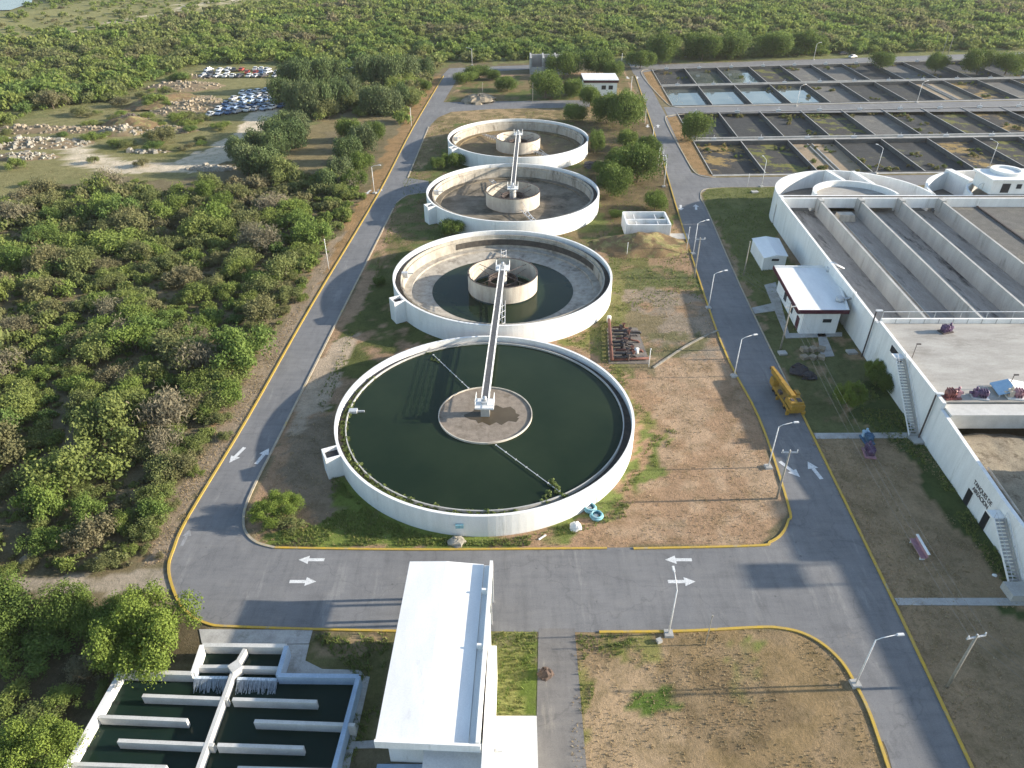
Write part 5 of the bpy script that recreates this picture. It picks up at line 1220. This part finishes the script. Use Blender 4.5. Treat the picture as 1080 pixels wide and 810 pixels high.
for li, (d0, d1) in enumerate(((0,175),(175,300),(300,440),(440,9999))):
    for k in range(5):
        sel = rest[(dist[rest] >= d0) & (dist[rest] < d1) & (rest % 5 == k)]
        if not len(sel): continue
        Q, ti = LOD[li][k]; a = rng.random(len(sel))*6.283; c, s = np.cos(a), np.sin(a)
        q = np.empty((len(sel),) + Q.shape); X_, Y_, Z_ = Q[...,0], Q[...,1], Q[...,2]
        r_, h_ = br_[sel][:,None,None], bh_[sel][:,None,None]
        q[...,0] = (X_*c[:,None,None] - Y_*s[:,None,None])*r_ + bx_[sel][:,None,None]
        q[...,1] = (X_*s[:,None,None] + Y_*c[:,None,None])*r_ + by_[sel][:,None,None]
        q[...,2] = Z_*h_
        Qs.append(q.reshape(-1,4,3)); Ts.append(np.tile(ti, len(sel))); Hs.append(np.repeat(hue[sel], len(ti)))
for k in range(5):                                            # low undergrowth between the near bushes
    Q, ti = crown(90, 3, .24, 950+k, flat=.6, rough=.5); sel = np.arange(len(ux)) % 5 == k; m_n = int(sel.sum())
    r_ = rng.uniform(.25, .85, m_n)[:,None,None]; q = np.stack([Q[None,...,0]*r_ + ux[sel][:,None,None], Q[None,...,1]*r_ + uy[sel][:,None,None], Q[None,...,2]*r_*.8], -1)
    Qs.append(q.reshape(-1,4,3)); Ts.append(np.tile(ti, m_n)); Hs.append(np.repeat(np.clip(rng.normal(.3, .3, m_n), 0, 1), len(ti)))
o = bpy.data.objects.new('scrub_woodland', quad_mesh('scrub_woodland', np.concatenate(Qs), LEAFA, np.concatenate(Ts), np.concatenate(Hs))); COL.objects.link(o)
tag(o, 'dense olive green thorn scrub stretching to the horizon behind the plant', 'woodland', kind='stuff')
print('bushes', n_, 'quads', sum(len(q) for q in Qs))

# ------------------------------------------------------------------ single trees
def tree(P_, base, wpx, hk, label, group=None, i=0):
    x, y = G(*base); d = y*_c + CAMH*_s; r = wpx/2*d/FPX
    return put_plant(P_[i % len(P_)][0], x, y, r*1.12, r*hk, label, group)
for k, (b, w) in enumerate([((298,112),26),((312,120),28),((328,124),30),((345,122),30),((360,116),28),((306,98),26),((322,98),28),((340,96),28),((356,94),26),((372,108),24)]):
    tree(PC, b, w*.88, 2.3, 'dark green feathery tree in the dense clump right of the scrap cars', 'feathery trees beside the scrap yard', k)
for k, (b, w) in enumerate([((398,92),34),((416,92),34),((434,90),32),((446,84),24),((386,86),28)]):
    tree(PC, b, w*.82, 1.9, 'dark green feathery tree in the clump left of the top of the left road', 'feathery trees near the top of the left road', k+1)
for k, (b, w) in enumerate([((252,170),28),((264,182),34),((280,184),34),((292,168),34),((306,158),34),((318,146),30),((288,150),30),((272,164),30),((302,142),26)]):
    tree(PC, b, w*.86, 1.8, 'grey green feathery tree in the clump below the dirt road', 'feathery trees below the dirt road', k+2)
for k, (b, w) in enumerate([((392,122),34),((410,122),34),((424,112),26)]):
    tree(PC, b, w*.85, 1.8, 'feathery tree in the small clump just left of the left road', 'feathery trees beside the left road', k+3)
for k, (b, w) in enumerate([((370,150),34),((384,160),34),((368,172),32),((382,182),30),((358,190),30),((396,148),28),((346,202),28),((375,200),30),((222,215),36),((236,222),28)]):
    tree(PC if k in (1,2,4,6) else PM, b, w*.8, 1.8, 'grey green tree in the ragged belt between the scrub and the left road', 'trees in the belt beside the left road', k)
TR = [((662,156),26,1.5,'small dark tree between the corner tree and the kerb tree'),((636,186),24,1.4,'low dark bush below the scrap heap'),((700,240),18,1.2,'low bush beside the kerb above the open white box'),((446,96),20,1.2,'green bush at the top of the left road verge'),((400,300),14,1.2,'small green bush left of the second tank'),((652,230),16,1.1,'small yellowish bush left of the open white box'),((640,130),34,1.8,'dark round tree behind the farthest tank, left of its pair'),((660,134),38,1.9,'large dark tree at the corner of the right road above the farthest tank'),((627,161),26,1.8,'round tree touching the right rim of the farthest tank'),
 ((652,178),26,1.7,'dark tree just right of the scrap heap'),((672,192),44,1.8,'largest tree between the third tank and the right road'),((684,166),26,1.7,'tree at the kerb above the largest road tree'),((648,206),40,1.7,'wide tree beside the right rim of the third tank'),
 ((690,222),28,1.5,'small tree above the open white box'),((604,128),24,1.5,'low round bush at the back of the farthest tank'),((622,112),26,1.6,'bush in front of the guard house'),((606,102),26,1.4,'bush left of the guard house'),((575,104),36,1.6,'broad green tree in front of the unfinished building'),
 ((535,96),22,1.3,'small bright bush left of the unfinished building'),((594,82),30,1.7,'tree hiding the right end of the unfinished building'),((629,80),34,1.5,'tree behind the guard house'),((646,84),26,1.5,'tree right behind the guard house'),
 ((733,148),34,1.7,'round olive tree standing alone in the drying bed corner'),((478,176),20,1.5,'small dark tree at the left rim of the farthest tank'),((462,178),18,1.4,'small dark bush left of the farthest tank'),((478,248),26,1.3,'low bush against the left wall of the third tank'),
 ((928,72),22,1.5,'round tree at the tree line above the farthest beds'),((986,76),24,1.6,'dark round tree above the farthest beds, left of the wide one'),((1030,78),34,1.5,'wide dark tree at the right end of the tree line'),((1060,78),30,1.5,'dark tree at the far right end of the tree line'),
 ((700,66),36,1.6,'bright tree behind the top bend of the right road'),((675,72),26,1.4,'bush at the top bend of the right road'),((740,64),36,1.5,'broad tree just beyond the water filled beds'),((770,62),34,1.5,'second broad tree beyond the water filled beds'),((815,60),34,1.4,'broad tree beyond the middle of the farthest beds'),((850,58),34,1.4,'tree left of the far clearing'),
 ((505,84),26,1.1,'low bushy hedge on the grass by the far bend'),((492,88),22,1.1,'low round bush by the far bend of the left road'),((520,84),20,1.0,'small hedge bush right of the far bend')]
for k, (b, w, hk, lab) in enumerate(TR): tree(PM, b, w, hk, lab, None, k)
tree(PG, (168,688), 92, 1.75, 'big bright green tree at the corner where the dirt track meets the road', None, 0)
tree(PG, (293,546), 46, 1.25, 'bright green small tree on the island corner left of the full tank', None, 1)
tree(PG, (892,430), 28, 2.6, 'bright yellow green sapling on the lawn right of the crane', None, 0)
tree(PM, (928,410), 26, 1.6, 'dark leafy shrub against the basin wall by the long stair', None, 1)
tree(PG, (920,398), 18, 2.8, 'bright little tree beside the dark shrub at the basin wall', None, 1)
tree(PB, (300,556), 40, .7, 'low brownish scrub below the small tree on the island corner', None, 1)
tree(PG, (36,822), 84, 1.5, 'bright olive tree cut off by the lower left corner', None, 1)
for k, (b, w, hk) in enumerate([((20,650),70,1.2),((75,655),66,1.3),((118,668),60,1.2),((55,690),60,.9),((100,700),52,.8),((5,700),50,1.0),((70,742),44,.8),((40,760),50,.7),((8,745),40,1.0),((108,735),30,.7),((15,795),50,1.0),((85,785),30,.6),((135,690),46,1.0),((-20,690),70,1.2),((145,705),40,.8)]):
    tree(PM if k in (0,1,2,12,13) else PB, b, w, hk, 'dark green bush in the shaded thicket at the lower left', 'bushes in the shaded lower left thicket', k)
rn = random.Random(8)
edge_ = [(168,570),(196,512),(222,465),(243,428),(262,398),(285,355),(308,320),(326,292),(343,262)]
for k in range(22):
    f = rn.random()*(len(edge_)-1.001); i0 = int(f); f -= i0; ex = edge_[i0][0]*(1-f)+edge_[i0+1][0]*f; ey = edge_[i0][1]*(1-f)+edge_[i0+1][1]*f
    tree(PB, (ex-rn.uniform(2,30), ey+rn.uniform(-6,8)), rn.uniform(20,38)*(.5+.5*ey/570), 1.15, 'olive shrub in the front line of the scrub facing the left road', 'front line shrubs of the scrub', k)
for k, (b, w) in enumerate([((135,585),20),((82,576),18),((125,560),24),((64,592),16),((30,600),18),((8,606),20),((150,572),14),((232,448),22),((238,462),14),((208,500),16),((170,588),10),((300,330),14),((318,318),14)]):
    tree(PB, b, w, 1.3, 'low green shrub at the road side edge of the scrub', 'shrubs along the scrub edge', k)
for k, (b, w) in enumerate([((18,178),18),((165,112),20),((172,150),26),((150,176),14),((100,172),12),((188,128),16),((240,134),10),((118,98),20),((212,150),12),((176,100),14)]):
    tree(PB, b, w, 1.3, 'green bush among the rubble heaps of the dump', 'bushes among the dump rubble', k)

rn = random.Random(5)
for k in range(14): tree(PB, (rn.uniform(20, 235), rn.uniform(192, 202)), rn.uniform(7, 13), .9, 'small bush on the grassy strip between the dirt road and the scrub', 'bushes along the dirt road', k)
rn = random.Random(21); road_ = [(60,152),(90,150),(100,162),(130,170),(180,172),(215,158),(248,140),(262,120),(290,103),(302,103),(292,122),(275,142),(245,168),(205,182),(130,182),(75,176)]
dump_ = [(0,145),(60,125),(130,100),(185,78),(212,86),(216,125),(240,134),(215,156),(180,168),(130,166),(100,155),(60,148),(0,165)]; k = 0
while k < 45:
    b = (rn.uniform(0, 330), rn.uniform(76, 190)); pa_ = np.array([b[0]]), np.array([b[1]])
    if not inpoly(*pa_, dump_)[0] or inpoly(*pa_, road_)[0]: continue
    k += 1; tree(PB, b, rn.uniform(8, 20), 1.0, 'green bush among the rubble heaps of the dump', 'bushes among the dump rubble', k)

# ------------------------------------------------------------------ weeds in the launder of the full tank, grass
def clumps(pts, nl, sz, m, name, label, cat, parent=None, kind='stuff', seed=1, tall=1.0):
    Qs, Ts, Hs = [], [], []; rn = np.random.default_rng(seed)
    for x, y, z, r in pts:
        Q, ti = crown(nl, 3, sz, int(rn.integers(0, 40)), flat=.8, rough=.35); q = Q*np.array([r, r, r*tall]) + np.array([x, y, z])
        Qs.append(q); Ts.append(ti); Hs.append(np.full(len(ti), rn.random()))
    Q = np.concatenate(Qs)
    if parent is not None: Q = Q - np.array(parent['_o'])
    o = bpy.data.objects.new(name, quad_mesh(name, Q, m, np.concatenate(Ts), np.concatenate(Hs))); COL.objects.link(o)
    if parent is not None: o.parent = parent; o['kind'] = kind; o['label'] = label
    else: tag(o, label, cat, kind=kind)
    return o
cx, cy = CT[0]; rn = random.Random(3); pts = []
for k in range(330):
    a = rn.uniform(150, 285)
    if a > 245 and rn.random() < .25 or a < 175 and rn.random() < .6: continue
    rr = 19.96-.85-rn.random()*.75; pts.append((cx+rr*math.cos(R(a)), cy+rr*math.sin(R(a)), 2.0+rn.random()*.35, rn.uniform(.25,.55)))
for k in range(26): a = rn.uniform(285,318); rr = 18.8-rn.random()*.8; pts.append((cx+rr*math.cos(R(a)), cy+rr*math.sin(R(a)), 2.0, rn.uniform(.15,.3)))
for px in ((590,519),(586,514),(582,509),(578,521),(575,528),(594,522)):
    for k in range(5): x, y = G(px[0]+rn.uniform(-4,4), px[1]+rn.uniform(-2,2), 2.6); pts.append((x, y, 2.4, rn.uniform(.25,.5)))
for px in ((453,373),(457,377),(461,381)):
    for k in range(4): x, y = G(px[0]+rn.uniform(-4,4), px[1]+rn.uniform(-2,2), 2.6); pts.append((x, y, 2.4, rn.uniform(.2,.4)))
clumps(pts, 60, .2, leafmat('launder_weeds', [(0,(.13,.17,.05)), (1,(.20,.24,.09))], True), 'weeds', 'green weeds growing in the left side of the overflow channel', 'weeds', T1)

pts = []; rn = random.Random(12)
for row, rng_, n_w in (('C', (-1,9), 190), ('D', (-1,8), 120), ('B', (1,11), 60), ('A', (-1,12), 60)):
    t0, t1 = BED[row]
    for k in range(n_w):
        i_ = rn.randint(*rng_); top_ = rn.random() < .75; cl = rn.random()
        sx = S0+BW*i_ + .6 + 12.5*((cl*3.7) % 1); ty = (t1 - .5 - 5*rn.random()**2) if (top_ and row != 'D') else t0+.6+(t1-t0-1.2)*rn.random()**1.5
        if fbm(np.array(sx*.13), np.array(ty*.13), 3) < .5: continue
        x, y = wp(sx, ty)
        for _ in range(4): pts.append((x+rn.gauss(0,1.1), y+rn.gauss(0,.8), -1.05, rn.uniform(.35,.95)))
clumps(pts, 60, .24, leafmat('bed_weeds', [(0,(.24,.19,.09)), (.5,(.17,.17,.06)), (1,(.13,.18,.05))], True), 'weeds', 'yellow green weeds sprouting in the gravel of the drying beds', 'weeds')

def scatter(polys, n, seed, rag=.5):
    rn = np.random.default_rng(seed); out = []
    for p, k in polys:
        pa = np.array(poly(p)); x = rn.uniform(pa[:,0].min(), pa[:,0].max(), k*3); y = rn.uniform(pa[:,1].min(), pa[:,1].max(), k*3)
        m = inpoly(x, y, [tuple(q) for q in pa]); 
        for c0 in CT: m &= np.hypot(x-c0[0], y-c0[1]) > 20.5
        f = fbm(x*.35+seed, y*.35, 3); m &= f > .42
        out.append(np.stack([x[m], y[m]], 1)[:k])
    return np.concatenate(out)
def tufts(name, pos, hmin, hmax, m, label, seed):
    rn = np.random.default_rng(seed); n = len(pos); B = 5; Qs = []
    h = rn.uniform(hmin, hmax, n); hu = np.clip(rn.normal(.5, .25, n), 0, 1)
    for b in range(B):
        a = rn.random(n)*6.283; lean = rn.uniform(.2, .9, n)*h; w = h*.10+.01
        bx0 = pos[:,0]+rn.normal(size=n)*h*.25; by0 = pos[:,1]+rn.normal(size=n)*h*.25; c, s = np.cos(a), np.sin(a)
        q = np.zeros((n,4,3)); q[:,0] = np.stack([bx0-s*w, by0+c*w, np.zeros(n)], 1); q[:,1] = np.stack([bx0+s*w, by0-c*w, np.zeros(n)], 1)
        q[:,2] = np.stack([bx0+c*lean+s*w*.3, by0+s*lean-c*w*.3, h], 1); q[:,3] = np.stack([bx0+c*lean-s*w*.3, by0+s*lean+c*w*.3, h], 1); Qs.append(q)
    Q = np.concatenate(Qs); o = bpy.data.objects.new(name, quad_mesh(name, Q, m, rn.random(len(Q)), np.tile(hu, B))); COL.objects.link(o)
    return tag(o, label, 'grass', kind='stuff')
ISL = [(300,452),(256,555),(285,576),(440,578),(800,574),(829,545),(797,440),(757,362),(717,240),(640,262),(640,300),(420,372)]
tufts('grass', scatter([([(350,545),(350,500),(400,530),(520,566),(560,564),(560,576),(290,576),(300,560)], 3500), ([(500,562),(640,545),(695,450),(715,455),(660,545),(600,566)], 2200),
   ([(570,352),(655,300),(655,390),(700,465),(680,455),(630,375)], 1600), ([(415,225),(345,440),(330,430),(410,270)], 500), ([(640,255),(720,240),(745,320),(650,330)], 1200), ([(415,215),(455,128),(560,118),(660,120),(715,235),(640,262),(400,285)], 4500),
   ([(516,668),(566,667),(565,754),(514,754)], 500), ([(608,668),(690,666),(640,700),(615,760)], 300), ([(738,206),(745,200),(830,198),(822,260),(905,352),(830,350),(785,300)], 2500), ([(930,382),(1100,625),(1070,632),(960,480),(905,440)], 1800), ([(325,668),(412,668),(395,780),(360,820),(378,715)], 900)], 0, 3),
   .10, .30, GRASSG, 'short patchy green grass on the verges between tanks, roads and walls', 5)
tufts('dry_grass', scatter([(ISL, 7000), ([(606,668),(800,664),(840,668),(870,683),(893,708),(915,748),(938,830),(600,830)], 1800), ([(850,460),(975,462),(1070,630),(1100,640),(1100,830),(1028,810),(942,630)], 4500),
   ([(330,300),(365,238),(262,438),(200,540),(178,592),(150,600),(165,560),(240,430)], 2200), ([(-60,150),(60,110),(215,70),(330,72),(240,165),(60,190)], 5000), ([(676,76),(700,76),(722,111),(700,105)], 500), ([(704,124),(758,122),(735,150),(752,185),(725,165)], 700)], 0, 9),
   .06, .16, GRASSD, 'dry straw coloured grass over the bare lawns and verges', 6)
hm = bpy.data.materials.new('thin_haze'); hm.use_nodes = True; hn = hm.node_tree; hn.nodes.clear()
ho = hn.nodes.new('ShaderNodeOutputMaterial'); hv = hn.nodes.new('ShaderNodeVolumePrincipled')
hv.inputs['Color'].default_value = (.92,.93,.92,1); hv.inputs['Density'].default_value = .00007; hv.inputs['Anisotropy'].default_value = .2
hn.links.new(hv.outputs[0], ho.inputs['Volume'])
tag(MB().box(-4800, 4800, -600, 6400, -30, 110).build('haze', hm), 'thin warm haze over the plant and the scrub', None, kind='stuff')
for o in list(bpy.data.objects):
    if '_o' in o: del o['_o']
